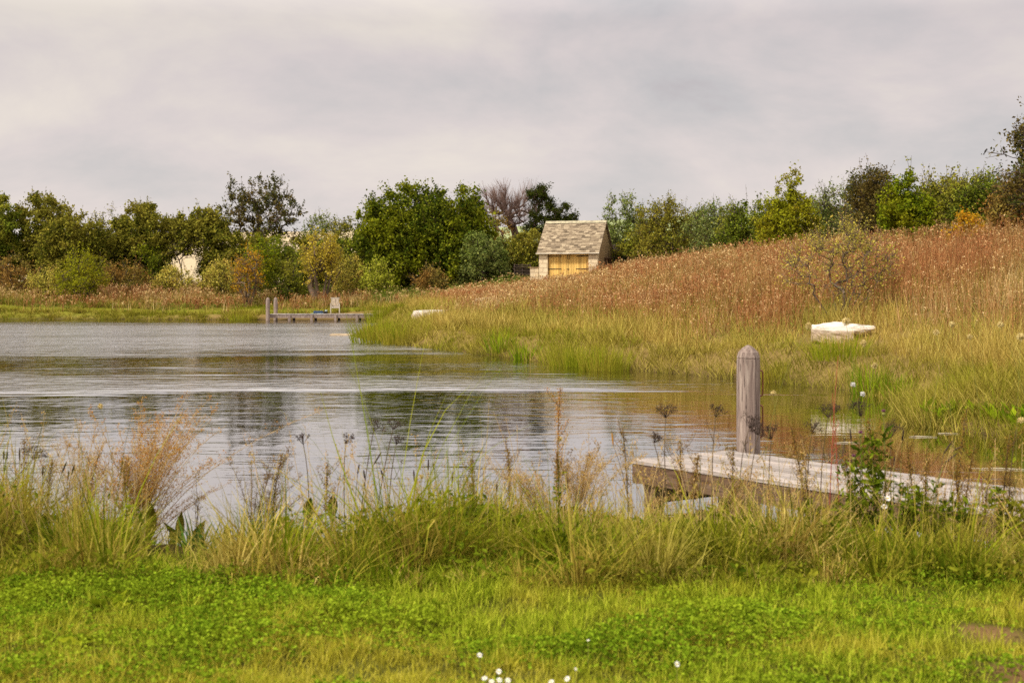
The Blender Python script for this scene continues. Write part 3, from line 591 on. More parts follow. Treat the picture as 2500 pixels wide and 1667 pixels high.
# ------------------------------------------------------------------ meadow weeds and grasses of the far banks
def scatter(y0, y1, dens, k=.46, pad=2.0):
    """random points on land, dens(y) per square metre"""
    out = []
    for a in np.arange(y0, y1, 2.0):
        b = min(a + 2.0, y1); hw = k * b + pad; n = R.poisson(dens((a + b) / 2) * 2 * hw * (b - a))
        out.append(np.stack([R.uniform(-hw, hw, n), R.uniform(a, b, n)], 1))
    P = np.concatenate(out); d = pond_d(P[:, 0], P[:, 1]); ok = d > -.22; return P[ok], d[ok]
SHED = (4.0, 96.0)
def build_meadow():
    P, d = scatter(12.0, 112, lambda y: 1150 / y ** 1.15 + 4)
    x, y = P.T
    keep = ~((y < 15.5) & (x < 5.5)) & ~((np.abs(x - SHED[0] - .6) < 3.0) & (np.abs(y - SHED[1] - 1) < 3.2)) & ~((x > -16.2) & (x < -8.6) & (y > 86) & (y < 91.5))
    low = np.ones(len(x)); nowe = np.zeros(len(x), bool)
    for bx, by, br in ((7.35, 31.2, .95), (-3.65, 61.5, 1.2), (-1.0, 70, 1.2)): keep &= ~((np.abs(x - bx) < br * .85) & (np.abs(y - by - .2) < .5)); q_ = (np.abs(x - bx) < br) & (y > by - 2.6) & (y < by + .3); low[q_] = .5; nowe |= q_
    nowe |= (np.abs(x - 7.9) < 1.0) & (y > 31) & (y < 34.8) & (R.random(len(x)) < .75)
    x, y, d, low, nowe = x[keep], y[keep], d[keep], low[keep], nowe[keep]; P = P[keep]
    z = ground(x, y, d); B = np.stack([x, y, np.maximum(z, -.02) - .03], 1); n = len(x)
    nz = fbm(x, y, 7, 1); n2 = fbm(x, y, 2.4, 7); rr = R.random(n)
    left = x < -9.5 + 0 * y
    hill = z
    strip = left & (y < 96.6 + 1.5 * n2) & (d > 1.6)
    edge = d < (.9 + 1.2 * n2)
    band = ~edge & (d < .9 + 4.8 * nz + R.normal(0, .8, n)) & ~left                       # pale straw grass between shore and weeds
    back = (y > 92 + 6 * nz) & (x > -9.5) & (x < 6) | (left & (y > 104 + 5 * nz))    # green nettly ground under the trees
    weed = ~edge & ~band & ~back & ~strip
    path = left & (np.abs(x - (-17.5 + (y - 97) * .35)) < 1.3) & (y > 97) & (y < 106)
    weed &= ~path; strip |= path; band |= weed & nowe; weed &= ~nowe
    s = np.clip(y / 45, .6, 2.0)                                     # farther plants slightly coarser
    def tufts(mb, mask, rep, h, w, rad, lean, curve, m, seg=2):
        """grass tufts: blades fanning out of one foot"""
        I = np.nonzero(mask)[0]
        if len(I) == 0: return
        th = h(I) * low[I] * (.55 + .9 * R.random(len(I))); J = np.repeat(np.arange(len(I)), rep); q = len(J); a = R.random(q) * 2 * pi; r = np.sqrt(R.random(q))
        b = B[I][J] + np.stack([np.cos(a) * r * rad, np.sin(a) * r * rad, np.zeros(q)], 1)
        blades(mb, b, th[J] * (.6 + .5 * R.random(q)), w * s[I][J] * (.6 + .8 * R.random(q)), a + R.normal(0, .6, q), lean * r + np.abs(R.normal(0, .1, q)), R.normal(curve, .25, q), seg, m)
    def put(mb, mask, rep, h, w, lean, curve, m, seg=2): tufts(mb, mask, rep, h, w, .22, lean * 1.6, curve, m, seg)
    g = MB(); ck = fbm(x, y, 1.3, 31)                                # clumping
    zone = nz + .5 * (n2 - .5) + R.normal(0, .05, n)
    tufts(g, band & (zone < .72), 12, lambda I: .12 + .9 * ck[I], .02, .13, .45, .35, 0)
    tufts(g, band & (zone >= .63), 12, lambda I: .08 + .75 * ck[I], .022, .16, .5, .45, 1)
    tufts(g, band & (rr < .12), 5, lambda I: .5 + .6 * ck[I], .013, .05, .3, .3, 0, 3)
    tufts(g, weed & (rr < .34), 8, lambda I: .2 + .6 * n2[I], .022, .14, .45, .4, 1)
    mixz = fbm(x, y, 6, 90) + R.normal(0, .05, n)
    tufts(g, weed & (mixz > .53) & (rr < .62), 8, lambda I: .3 + .75 * ck[I], .018, .12, .4, .4, 1)
    tufts(g, weed & (mixz > .56) & (rr > .55), 7, lambda I: .4 + .75 * ck[I], .013, .09, .35, .3, 0)
    tufts(g, weed & (rr > .93), 5, lambda I: .6 + .5 * ck[I], .012, .06, .3, .2, 0)
    tufts(g, edge, 12, lambda I: .08 + .6 * ck[I], .022, .15, .6, .6, 1)
    tufts(g, edge & (n2 > .48) & (rr < .5), 10, lambda I: .2 + .4 * ck[I], .016, .12, .4, .35, 2)
    tufts(g, path | (left & (d < 1.6)), 9, lambda I: .1 + .35 * ck[I], .02, .2, .5, .4, 2)
    tag(g.obj('meadow_grass', [M['straw'], M['straw_green'], M['reed']]), 'pale straw and olive grass along the pond banks', 'grass', kind='stuff')
    lw = MB(); tufts(lw, strip, 14, lambda I: .05 + .06 * ck[I], .022, .3, .4, .3, 0)
    tag(lw.obj('mown_grass', [M['reed']]), 'mown yellow green grass strip along the far shore', 'grass', kind='stuff')
    # red brown weeds with buff heads
    w = MB()
    dens = sstep(.4, .6, ck) * .9 + .1
    I = np.nonzero(weed & (R.random(n) < dens * np.where(mixz > .53, .45, 1)))[0]; I = np.repeat(I, 3); q = len(I)
    b = B[I] + np.stack([R.normal(0, .15, q), R.normal(0, .15, q), np.zeros(q)], 1)
    hh = (.02 + .6 * nz[I] + 1.05 * ck[I] + .55 * (fbm(x[I], y[I], 3.6, 77) - .3)) * (.6 + .6 * R.random(q)); hh = np.where(left[I], hh * 1.1, hh) * np.where(x[I] < 5, .78, 1.0)
    az = R.random(q) * 2 * pi; ln = np.abs(R.normal(0, .2, q))
    dirv = np.stack([np.cos(az) * np.sin(ln), np.sin(az) * np.sin(ln), np.cos(ln)], 1); tp = b + dirv * hh[:, None]
    blades(w, b, hh, .018 * s[I], az, ln, 0, 1, 0, .6)
    nb = 3                                                           # side branches
    t = .5 + .45 * R.random((q, nb)); ba = b[:, None] + dirv[:, None] * (hh[:, None] * t)[..., None]
    baz = R.random((q, nb)) * 2 * pi; bl = .12 + .2 * R.random((q, nb))
    blades(w, ba.reshape(-1, 3), bl.ravel(), np.repeat(.011 * s[I], nb), baz.ravel(), np.full(q * nb, .5), 0, 1, 0, .6)
    be = ba + np.stack([np.cos(baz) * .48 * bl, np.sin(baz) * .48 * bl, .88 * bl], -1)
    hc = np.concatenate([tp[:, None], be], 1).reshape(-1, 3); hs = np.repeat(s[I], nb + 1); nh = len(hc)
    zr = fbm(x[I], y[I], 6, 3); red = np.repeat(zr, nb + 1) + R.normal(0, .12, nh) > .56; bare = R.random(nh) < .5
    for mask, m in ((~red & ~bare, 1), (red & ~bare, 2)):
        c = hc[mask]; k = len(c); big = .35 + 1.25 * R.random(k) ** 2.5
        c3 = np.repeat(c, 4, 0) + R.normal(0, .022, (4 * k, 3)) * np.repeat(big, 4)[:, None]; leaves(w, c3, np.repeat(hs[mask] * big, 4) * (.022 + .026 * R.random(4 * k)), .8, .3, m)
    # drifts of taller dark docks and of pale grass plumes among them
    dr = fbm(x, y, 3.4, 44); K = np.nonzero(weed & (dr > .6) & (rr < .5))[0]; q = len(K); bb = B[K]; h2 = (.8 + .5 * R.random(q)) * np.where(x[K] < 5, .75, 1)
    a2 = R.random(q) * 2 * pi; l2 = np.abs(R.normal(0, .1, q)); blades(w, bb, h2, .02 * s[K], a2, l2, 0, 1, 0, .6)
    k = 16; t = .45 + .55 * R.random((q, k)); d2 = np.stack([np.cos(a2) * np.sin(l2), np.sin(a2) * np.sin(l2), np.cos(l2)], 1)
    c = (bb[:, None] + d2[:, None] * (h2[:, None] * t)[..., None]).reshape(-1, 3) + R.normal(0, .028, (q * k, 3)); leaves(w, c, np.repeat(s[K], k) * .045, .6, .2, 2)
    K = np.nonzero(weed & (dr < .38) & (rr < .6))[0]; K = np.repeat(K, 4); q = len(K); bb = B[K] + R.normal(0, .1, (q, 3)) * np.array([1, 1, 0])
    blades(w, bb, (.6 + .5 * R.random(q)), .02 * s[K], R.random(q) * 2 * pi, np.abs(R.normal(.1, .12, q)), .3, 3, 1)
    # a lower leafy layer between the stems
    I2 = np.repeat(np.nonzero(weed)[0], 5); q2 = len(I2)
    c = B[I2] + np.stack([R.normal(0, .22, q2), R.normal(0, .22, q2), .05 + .5 * R.random(q2) * (.2 + 1.2 * ck[I2])], 1)
    green = (fbm(x[I2], y[I2], 4, 9) + R.normal(0, .1, q2) - .03 * (z[I2] - 1.8)) > .47
    leaves(w, c[green], s[I2][green] * (.05 + .06 * R.random(green.sum())), .42, .2, 3, D=unit(green.sum()) + np.array([0, 0, 1.2]))
    leaves(w, c[~green], s[I2][~green] * (.06 + .09 * R.random((~green).sum())), .25, .2, 0, D=unit((~green).sum()) + np.array([0, 0, 1.2]))
    tag(w.obj('dry_weeds', [M['stem_red'], M['head_buff'], M['head_red'], M['nettle']]), 'tall red brown seeding weeds covering the rise', 'weeds', kind='stuff')
    # nettles and docks below the trees
    nt = MB(); I = np.nonzero(back & (rr < .9))[0]; I = np.repeat(I, 2); q = len(I)
    b = B[I] + np.stack([R.normal(0, .3, q), R.normal(0, .3, q), np.zeros(q)], 1); hh = (.5 + .7 * n2[I]) * (.6 + .6 * R.random(q))
    blades(nt, b, hh, .03, R.random(q) * 2 * pi, np.abs(R.normal(0, .12, q)), 0, 1, 1)
    k = 14; c = np.repeat(b, k, 0) + np.stack([R.normal(0, .09, q * k), R.normal(0, .09, q * k), np.repeat(hh, k) * (.15 + .85 * R.random(q * k))], 1)
    leaves(nt, c, .07 + .09 * R.random(q * k), .5, .4, 0)
    pale = R.random(q) < .3; leaves(nt, np.repeat(b[pale], 3, 0) + np.stack([R.normal(0, .05, 3 * pale.sum()), R.normal(0, .05, 3 * pale.sum()), np.repeat(hh[pale], 3)], 1), .1, .7, .4, 2)
    tag(nt.obj('nettles', [M['nettle'], M['straw_green'], M['head_buff']]), 'green nettles and docks at the foot of the trees', 'weeds', kind='stuff')
build_meadow()

# ------------------------------------------------------------------ clumps on the far and right shore
def clump_mesh(n, h, w, sp, mats, spread=.35, curve=.3, seg=3):
    mb = MB(); a = R.random(n) * 2 * pi; r = sp * np.sqrt(R.random(n)); B = np.stack([r * np.cos(a), r * np.sin(a), np.zeros(n) - .05], 1)
    blades(mb, B, h * (.6 + .5 * R.random(n)), w * (.7 + .6 * R.random(n)), a + R.normal(0, .5, n), spread * r / sp * (.4 + R.random(n)), R.normal(curve, .25, n), seg, 0)
    return mb
def clumps():
    G1 = 'green iris clumps along the right shore'; G2 = 'yellow green rush clumps along the shore'
    for name, lab, grp, px, py, Yoff, n, h, w, sp, mt in (
        ('iris_clump', 'bright green iris clump, left one of the pair halfway along the right shore', G1, 1222, 868, .25, 90, .75, .03, .4, 'iris'),
        ('iris_clump', 'bright green iris clump, right one of the pair halfway along the right shore', G1, 1283, 878, .25, 80, .7, .03, .38, 'iris'),
        ('rush_clump', 'tall yellow green rushes on the point near the flat stone', G2, 925, 838, .3, 420, 1.1, .025, 1.0, 'reed'),
        ('rush_clump', 'yellow green rushes right of the point, below the long white stone', G2, 985, 842, .4, 320, .95, .025, .8, 'reed'),
        ('rush_clump', 'wide yellow green rush clump where the shore turns past the iris pair', G2, 1400, 895, .3, 420, .75, .018, .75, 'reed'),
        ('rush_clump', 'yellow green rush clump right of the widest one on the shore', G2, 1475, 905, .3, 360, .7, .018, .6, 'reed'),
        ('rush_clump', 'yellow green rush clump at the waterline straight below the boulder', G2, 2056, 940, .45, 380, .6, .016, .7, 'reed'),
        ('rush_clump', 'low rush clump at the water straight behind the grey post', G2, 1900, 935, .3, 260, .45, .014, .4, 'reed'),
        ('iris_clump', 'spiky green iris clump at the water below the boulder', G1, 2130, 962, .15, 130, .7, .02, .42, 'iris'),
        ('iris_clump', 'spiky green iris clump right of the one below the boulder', G1, 2195, 972, .2, 90, .48, .02, .3, 'iris'),
        ('rush_clump', 'yellow green rushes at the right end of the far jetty', G2, 925, 783, .3, 260, 1.3, .03, .8, 'reed'),
        ('rush_clump', 'rush clump on the shore left of the far jetty posts', G2, 590, 781, .3, 260, .7, .03, 1.0, 'reed')):
        Y = CAMZ * F / (py - HZ) + Yoff; x = PX(px, Y)
        o = clump_mesh(n, h, w, sp, None).obj(name, M[mt], None, (x, Y, max(g1(x, Y), 0)))
        tag(o, lab, 'iris' if 'iris' in name else 'rushes', grp)
    # the arrowhead bed standing in the shallows at the right
    G3 = 'broad leaved water plants in the right shallows'
    k = 0
    for px, py, h in ((2268, 1036, .34), (2305, 1040, .3), (2340, 1038, .32), (2375, 1042, .34), (2410, 1050, .36), (2445, 1056, .4), (2480, 1064, .36), (2515, 1070, .4)):
        Y = CAMZ * F / (py - HZ); x = PX(px, Y)
        root = thing('water_plantain', ['broad leaved water plant in the right shallows', 'broad leaved water plant in the right shallows'][0], 'water plant', (x, Y, 0), G3)
        mb = MB(); n = 46; a = R.random(n) * 2 * pi; r = .2 * np.sqrt(R.random(n)); B = np.stack([r * np.cos(a), r * np.sin(a), np.full(n, -.05)], 1)
        blades(mb, B, h * (.7 + .6 * R.random(n)), .012, a, np.abs(R.normal(0, .3, n)), .3, 3, 0); mb.obj('stalks', M['green_blade'], root)
        lb = MB(); n = 16; a = R.random(n) * 2 * pi; r = .16 * np.sqrt(R.random(n))
        C = np.stack([r * np.cos(a), r * np.sin(a), h * (.5 + .45 * R.random(n))], 1)
        leaves(lb, C, .15 + .07 * R.random(n), .42, .1, 0, D=np.stack([np.cos(a) * .4, np.sin(a) * .4, np.ones(n)], 1)); lb.obj('foliage', M['iris'], root); k += 1
clumps()

# ------------------------------------------------------------------ boulders
def rock(name, label, x, Y, z, sx, sy, sz, seed, rz=0, group=None, tilt=0):
    import bmesh
    r = np.random.default_rng(seed); bm = bmesh.new()
    for sx_ in (-1, -.35, .3, 1):
        for sy_ in (-1, 0, 1):
            for sz_ in (-1, .25, 1):
                if sz_ == .25 and abs(sx_) < .5 and sy_ == 0: continue
                k_ = (1 - .28 * r.random()) if abs(sx_) == 1 else 1 - .1 * r.random()
                bm.verts.new((sx_ * k_ * (1.0 if sz_ < 1 else .86), sy_ * (1 - .3 * r.random()) * (1.0 if sz_ < 1 else .8), sz_ * (1 - .22 * r.random()) + tilt * sx_))
    bmesh.ops.convex_hull(bm, input=list(bm.verts)); bmesh.ops.delete(bm, geom=[v for v in bm.verts if not v.link_faces], context='VERTS')
    bmesh.ops.subdivide_edges(bm, edges=list(bm.edges), cuts=3, use_grid_fill=True); bm.normal_update()
    for v in bm.verts:
        c_ = v.co; v.co = c_ + v.normal * (.09 * (vnoise(c_.x * 2.3 + seed, c_.y * 2.3 + c_.z * 3, 1, seed) - .5) + .05 * (r.random() - .5))
    bmesh.ops.triangulate(bm, faces=list(bm.faces)); bm.verts.ensure_lookup_table(); bm.verts.index_update()
    V = np.array([v.co[:] for v in bm.verts]) * np.array([sx, sy, sz]) / 2; T_ = np.array([[v.index for v in f.verts] for f in bm.faces]); bm.free()
    mb = MB(); mb.add(V @ rotz(rz).T, T_)
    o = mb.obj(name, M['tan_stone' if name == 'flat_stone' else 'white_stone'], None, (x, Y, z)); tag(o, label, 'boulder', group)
    return o
YB = 31.0
def hull(mb, pts, seed):
    import bmesh
    r = np.random.default_rng(seed); bm = bmesh.new()
    for p in pts: bm.verts.new(p)
    bmesh.ops.convex_hull(bm, input=list(bm.verts)); bmesh.ops.delete(bm, geom=[v for v in bm.verts if not v.link_faces], context='VERTS')
    bmesh.ops.subdivide_edges(bm, edges=list(bm.edges), cuts=4, use_grid_fill=True); bm.normal_update()
    for v in bm.verts: v.co = v.co + v.normal * (.035 * (vnoise(v.co.x * 9 + seed, v.co.y * 9 + v.co.z * 14, 1, seed) - .5) + .012 * (r.random() - .5))
    bmesh.ops.triangulate(bm, faces=list(bm.faces)); bm.verts.ensure_lookup_table(); bm.verts.index_update()
    mb.add([v.co[:] for v in bm.verts], [[v.index for v in f.verts] for f in bm.faces]); bm.free()
mb = MB()
hull(mb, [(-.706,-.25,.27),(-.66,-.2,.05),(-.6,-.3,.38),(-.36,-.44,-.05),(.16,-.44,-.05),(.17,-.43,.24),(-.5,-.43,.27),(-.24,0,.43),(-.3,-.25,.40),(.12,.05,.42),(-.6,.3,.36),(-.6,.4,-.05),(.2,.4,-.05),(.2,.4,.38)], 3)
hull(mb, [(.1,-.36,.25),(.1,-.2,.41),(.35,-.15,.38),(.72,-.05,.355),(.71,-.12,.29),(.3,-.27,.15),(.1,.35,.38),(.6,.3,.33),(.2,.3,.05),(.45,.1,-.02)], 8)
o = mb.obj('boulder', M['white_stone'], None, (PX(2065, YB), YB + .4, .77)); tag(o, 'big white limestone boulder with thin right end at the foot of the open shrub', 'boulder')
rock('boulder', 'long low white stone among reddish weeds near the rush point', PX(1048, 61.5), 61.5, PZ(776, 61.5), 1.6, .8, .7, 8, .06, None, .06)
rock('boulder', 'thin pale slab stone farther up the weedy bank', PX(1190, 70), 70, PZ(742, 70), 1.5, .7, .6, 21, .1, None, .04)
rock('flat_stone', 'flat pale stone lying at the waterline by the rush point', PX(837, 59.6), 59.6, .0, 1.15, .8, .16, 5, 0, None, 0)
# two short marker posts by the slab stone
for px, lb in ((1215, 'short grey stake with a pale cap beside the slab stone'), (1252, 'small dark stake right of the slab stone')):
    x = PX(px, 69.5); z = g1(x, 69.5); mb = MB(); hh = PZ(735, 69.5) - z
    tube(mb, [(0, 0, -.1), (0, 0, hh * .6), (.02, 0, hh)], [.05, .05, .05], 8); o = mb.obj('stake', M['timber'], None, (x, 69.5, z)); tag(o, lb, 'stake')

# ------------------------------------------------------------------ jetties
def octa_post(root, name, x, y, z0, z1, r, cap=.11, rz=0.0, mat='timber'):
    mb = MB(); k = 8; t = np.arange(k) * 2 * pi / k + pi / 8 + rz; c, s = np.cos(t), np.sin(t)
    prof = [(z0, r * 1.03), (z1 - cap * 1.06, r), (z1 - cap * 1.04, r * .955), (z1 - cap * .96, r * .955), (z1 - cap * .94, r * 1.0), (z1 - cap * .55, r * .86), (z1 - cap * .22, r * .5), (z1 - cap * .05, r * .2), (z1, r * .03)]
    V = np.concatenate([np.stack([rr * c, rr * s, np.full(k, zz)], 1) for zz, rr in prof])
    i = np.arange(k); j = (i + 1) % k; q = np.stack([i, j, j + k, i + k], 1)
    mb.add(V, (q[None] + (np.arange(len(prof) - 1) * k)[:, None, None]).reshape(-1, 4)); mb.add(V[-k:], np.arange(k)[None])
    return mb.obj(name, M[mat], root, (x, y, 0))
def near_jetty():
    A = np.array([1.04, 12.58]); rz = math.atan2(-.807, .59); Lg, W, zt = 6.2, 1.2, .42
    root = thing('jetty', 'near wooden jetty with silver grey boards reaching into the pond at the right', 'jetty', (A[0], A[1], 0), None, rz)
    # local x runs along the jetty to the bank, local y across towards the far side
    mb = MB(); nb = 8; bw = W / nb
    for i in range(nb):
        joints = [0, 2.2 + .9 * R.random(), 4.3 + .7 * R.random(), Lg]
        for a, b in zip(joints[:-1], joints[1:]):
            box(mb, ((a + b) / 2, (i + .5) * bw, zt - .018 + R.normal(0, .0015)), (b - a - .004, bw - .022, .036))
    bevel(mb.obj('deck_boards', M['deckwood'], root), .004, 1)
    for yy in (.05, W - .05):
        mb = MB(); box(mb, (Lg / 2, yy, zt - .038 - .085), (Lg - .02, .06, .165)); bevel(mb.obj('side_beam', M['beam'], root), .006)
    mb = MB(); box(mb, (.035, W / 2, zt - .038 - .085), (.06, W - .17, .16)); bevel(mb.obj('end_beam', M['beam'], root), .006)
    for xx in (.16, 2.15, 4.1):
        for yy in (.15, W - .15):
            mb = MB(); box(mb, (xx, yy, -.2), (.13, .13, 1.13)); bevel(mb.obj('leg', M['beam'], root), .006)
        mb = MB(); box(mb, (xx + .1, W / 2, zt - .30), (.05, W - .08, .12)); bevel(mb.obj('cross_brace', M['beam'], root), .005)
    ft = MB(); box(ft, (1.28, .16, .02), (1.1, .07, .07), rotz(.05)); ft.obj('stringer', M['beam'], root)
    px, py = 2.2, 13.24
    p = thing('mooring_post', 'thick grey eight sided oak post with pointed top beside the near jetty', 'post', (px, py, 0))
    octa_post(p, 'shaft', 0, 0, -.6, 1.405, .111, .125)
    # two bent steel rods fixed on its right side
    for za, zb in ((1.17, .93), (.845, .545)):
        mb = MB(); xo = .108; e = xo + .026
        path = [(xo - .02, 0, za), (e - .008, 0, za - .004), (e, 0, za - .018)] + [(e, 0, z) for z in np.linspace(za - .04, zb + .04, 5)] + [(e, 0, zb + .018), (e - .008, 0, zb + .004), (xo - .03, 0, zb - .012)]
        tube(mb, path, .0075, 8); mb.obj('handrail_rod', M['copper'], p, smooth=True)
near_jetty()

def far_jetty():
    Y0 = 88.2; x0, x1 = PX(655, Y0), PX(913, Y0); Lg = x1 - x0; W = 2.0; zt = .40
    root = thing('jetty', 'far low timber jetty across the pond, lying along the opposite shore', 'jetty', (x0, Y0, 0))
    mb = MB(); n = 44
    for i in range(n): box(mb, ((i + .5) * Lg / n, W / 2, zt - .02 + R.normal(0, .003)), (Lg / n - .01, W, .04))
    mb.obj('deck_boards', M['deckwood'], root)
    for yy in (.06, W - .06):
        mb = MB(); box(mb, (Lg / 2, yy, zt - .04 - .1), (Lg - .05, .07, .2)); mb.obj('side_beam', M['timber'], root)
    for t in (.2, .41, .635, .84):
        for yy in (-.02, W - .15):
            mb = MB(); box(mb, (t * Lg, yy, -.1), (.15, .15, .9)); mb.obj('leg', M['timber'], root)
    for px, yy, lb in ((654, 88.0, 'grey pointed post standing in the water at the corner of the far jetty'), (673, 90.2, 'grey pointed post behind the corner post of the far jetty')):
        p = thing('mooring_post', lb, 'post', (PX(px, yy), yy, 0)); octa_post(p, 'shaft', 0, 0, -.5, PZ(726, 88.3), .125, .16)
    # armchair
    c = thing('garden_chair', 'silvered wooden slat armchair facing the pond on the far jetty', 'chair', (PX(818, 89), 89.0, zt), None, .12)
    mb = MB()
    for i in range(6): box(mb, (0, -.22 + i * .09, .44), (.54, .075, .025))
    mb.obj('seat', M['chairwood'], c)
    mb = MB(); Rb = rotx(-.2)
    for i in range(8): box(mb, np.array([0, .25, .45]) + Rb @ np.array([-.21 + i * .06, 0, .28]), (.042, .02, .5), Rb)
    for z, hh in ((.55, .07), (.03, .06)): box(mb, np.array([0, .25, .45]) + Rb @ np.array([0, .003, z]), (.56, .03, hh), Rb)
    mb.obj('backrest', M['chairwood'], c)
    for sx in (-.27, .27):
        mb = MB(); box(mb, (sx, -.25, .32), (.06, .06, .64)); mb.obj('leg', M['chairwood'], c)
        mb = MB(); box(mb, (sx, .24, .225), (.06, .06, .45)); mb.obj('leg', M['chairwood'], c)
        mb = MB(); box(mb, (sx, 0, .655), (.075, .58, .03)); mb.obj('armrest', M['chairwood'], c)
        mb = MB(); box(mb, (sx, 0, .395), (.03, .43, .06)); mb.obj('seat_rail', M['chairwood'], c)
    mb = MB(); box(mb, (0, -.25, .395), (.48, .03, .07)); mb.obj('seat_rail', M['chairwood'], c)
    # things lying beside the chair
    navy = solid('navy_fabric', (.025, .05, .11), .8, .3, 20); pale = solid('pale_blue_fabric', (.4, .5, .52), .9, .2, 15); dk = solid('black_fabric', (.02, .02, .022), .8, .3, 10)
    mb = MB(); tube(mb, [(-.30, 0, .085), (-.27, 0, .085), (.27, 0, .085), (.30, 0, .085)], [.06, .085, .085, .06], 16)
    for q in (-.15, .15): tube(mb, [(q - .015, 0, .085), (q + .015, 0, .085)], [.089, .089], 16)
    o = mb.obj('rolled_mat', navy, None, (PX(777, 88.9), 88.9, zt + .02), smooth=True); tag(o, 'rolled navy blue mat lying on the far jetty left of the chair', 'mat')
    mb = MB(); gx, gy = np.meshgrid(np.linspace(-.4, .4, 14), np.linspace(-.22, .22, 8), indexing='ij'); gz = .012 + .02 * vnoise(gx * 9, gy * 9, 1)
    i = np.arange(gx.size).reshape(gx.shape); Q = np.stack([i[:-1, :-1], i[1:, :-1], i[1:, 1:], i[:-1, 1:]], -1).reshape(-1, 4)
    mb.add(np.stack([gx, gy, gz], -1).reshape(-1, 3), Q); o = mb.obj('towel', pale, None, (PX(775, 88.55), 88.55, zt + .002), smooth=True); so = o.modifiers.new('thick', 'SOLIDIFY'); so.thickness = .012; so.offset = 1
    tag(o, 'pale blue towel spread under the rolled navy mat', 'towel')
    b = thing('bag', 'black open bag with a pale cloth between the mat and the chair', 'bag', (PX(795, 88.9), 88.9, zt))
    mb = MB(); V = ICOV.copy(); mb.add(V * np.array([.2, .14, .1]) + np.array([0, 0, .09]), ICOF); o = mb.obj('body', dk, b, smooth=True); o.modifiers.new('s', 'SUBSURF').levels = 2; o.modifiers['s'].render_levels = 2
    mb = MB(); tube(mb, bez((-.14, 0, .15), (0, 0, .33), (.14, 0, .15), 9), .01, 6); mb.obj('handle', dk, b)
    mb = MB(); mb.add(ICOV * np.array([.1, .08, .05]) + np.array([.04, -.02, .2]), ICOF); mb.obj('cloth', pale, b, smooth=True)
far_jetty()

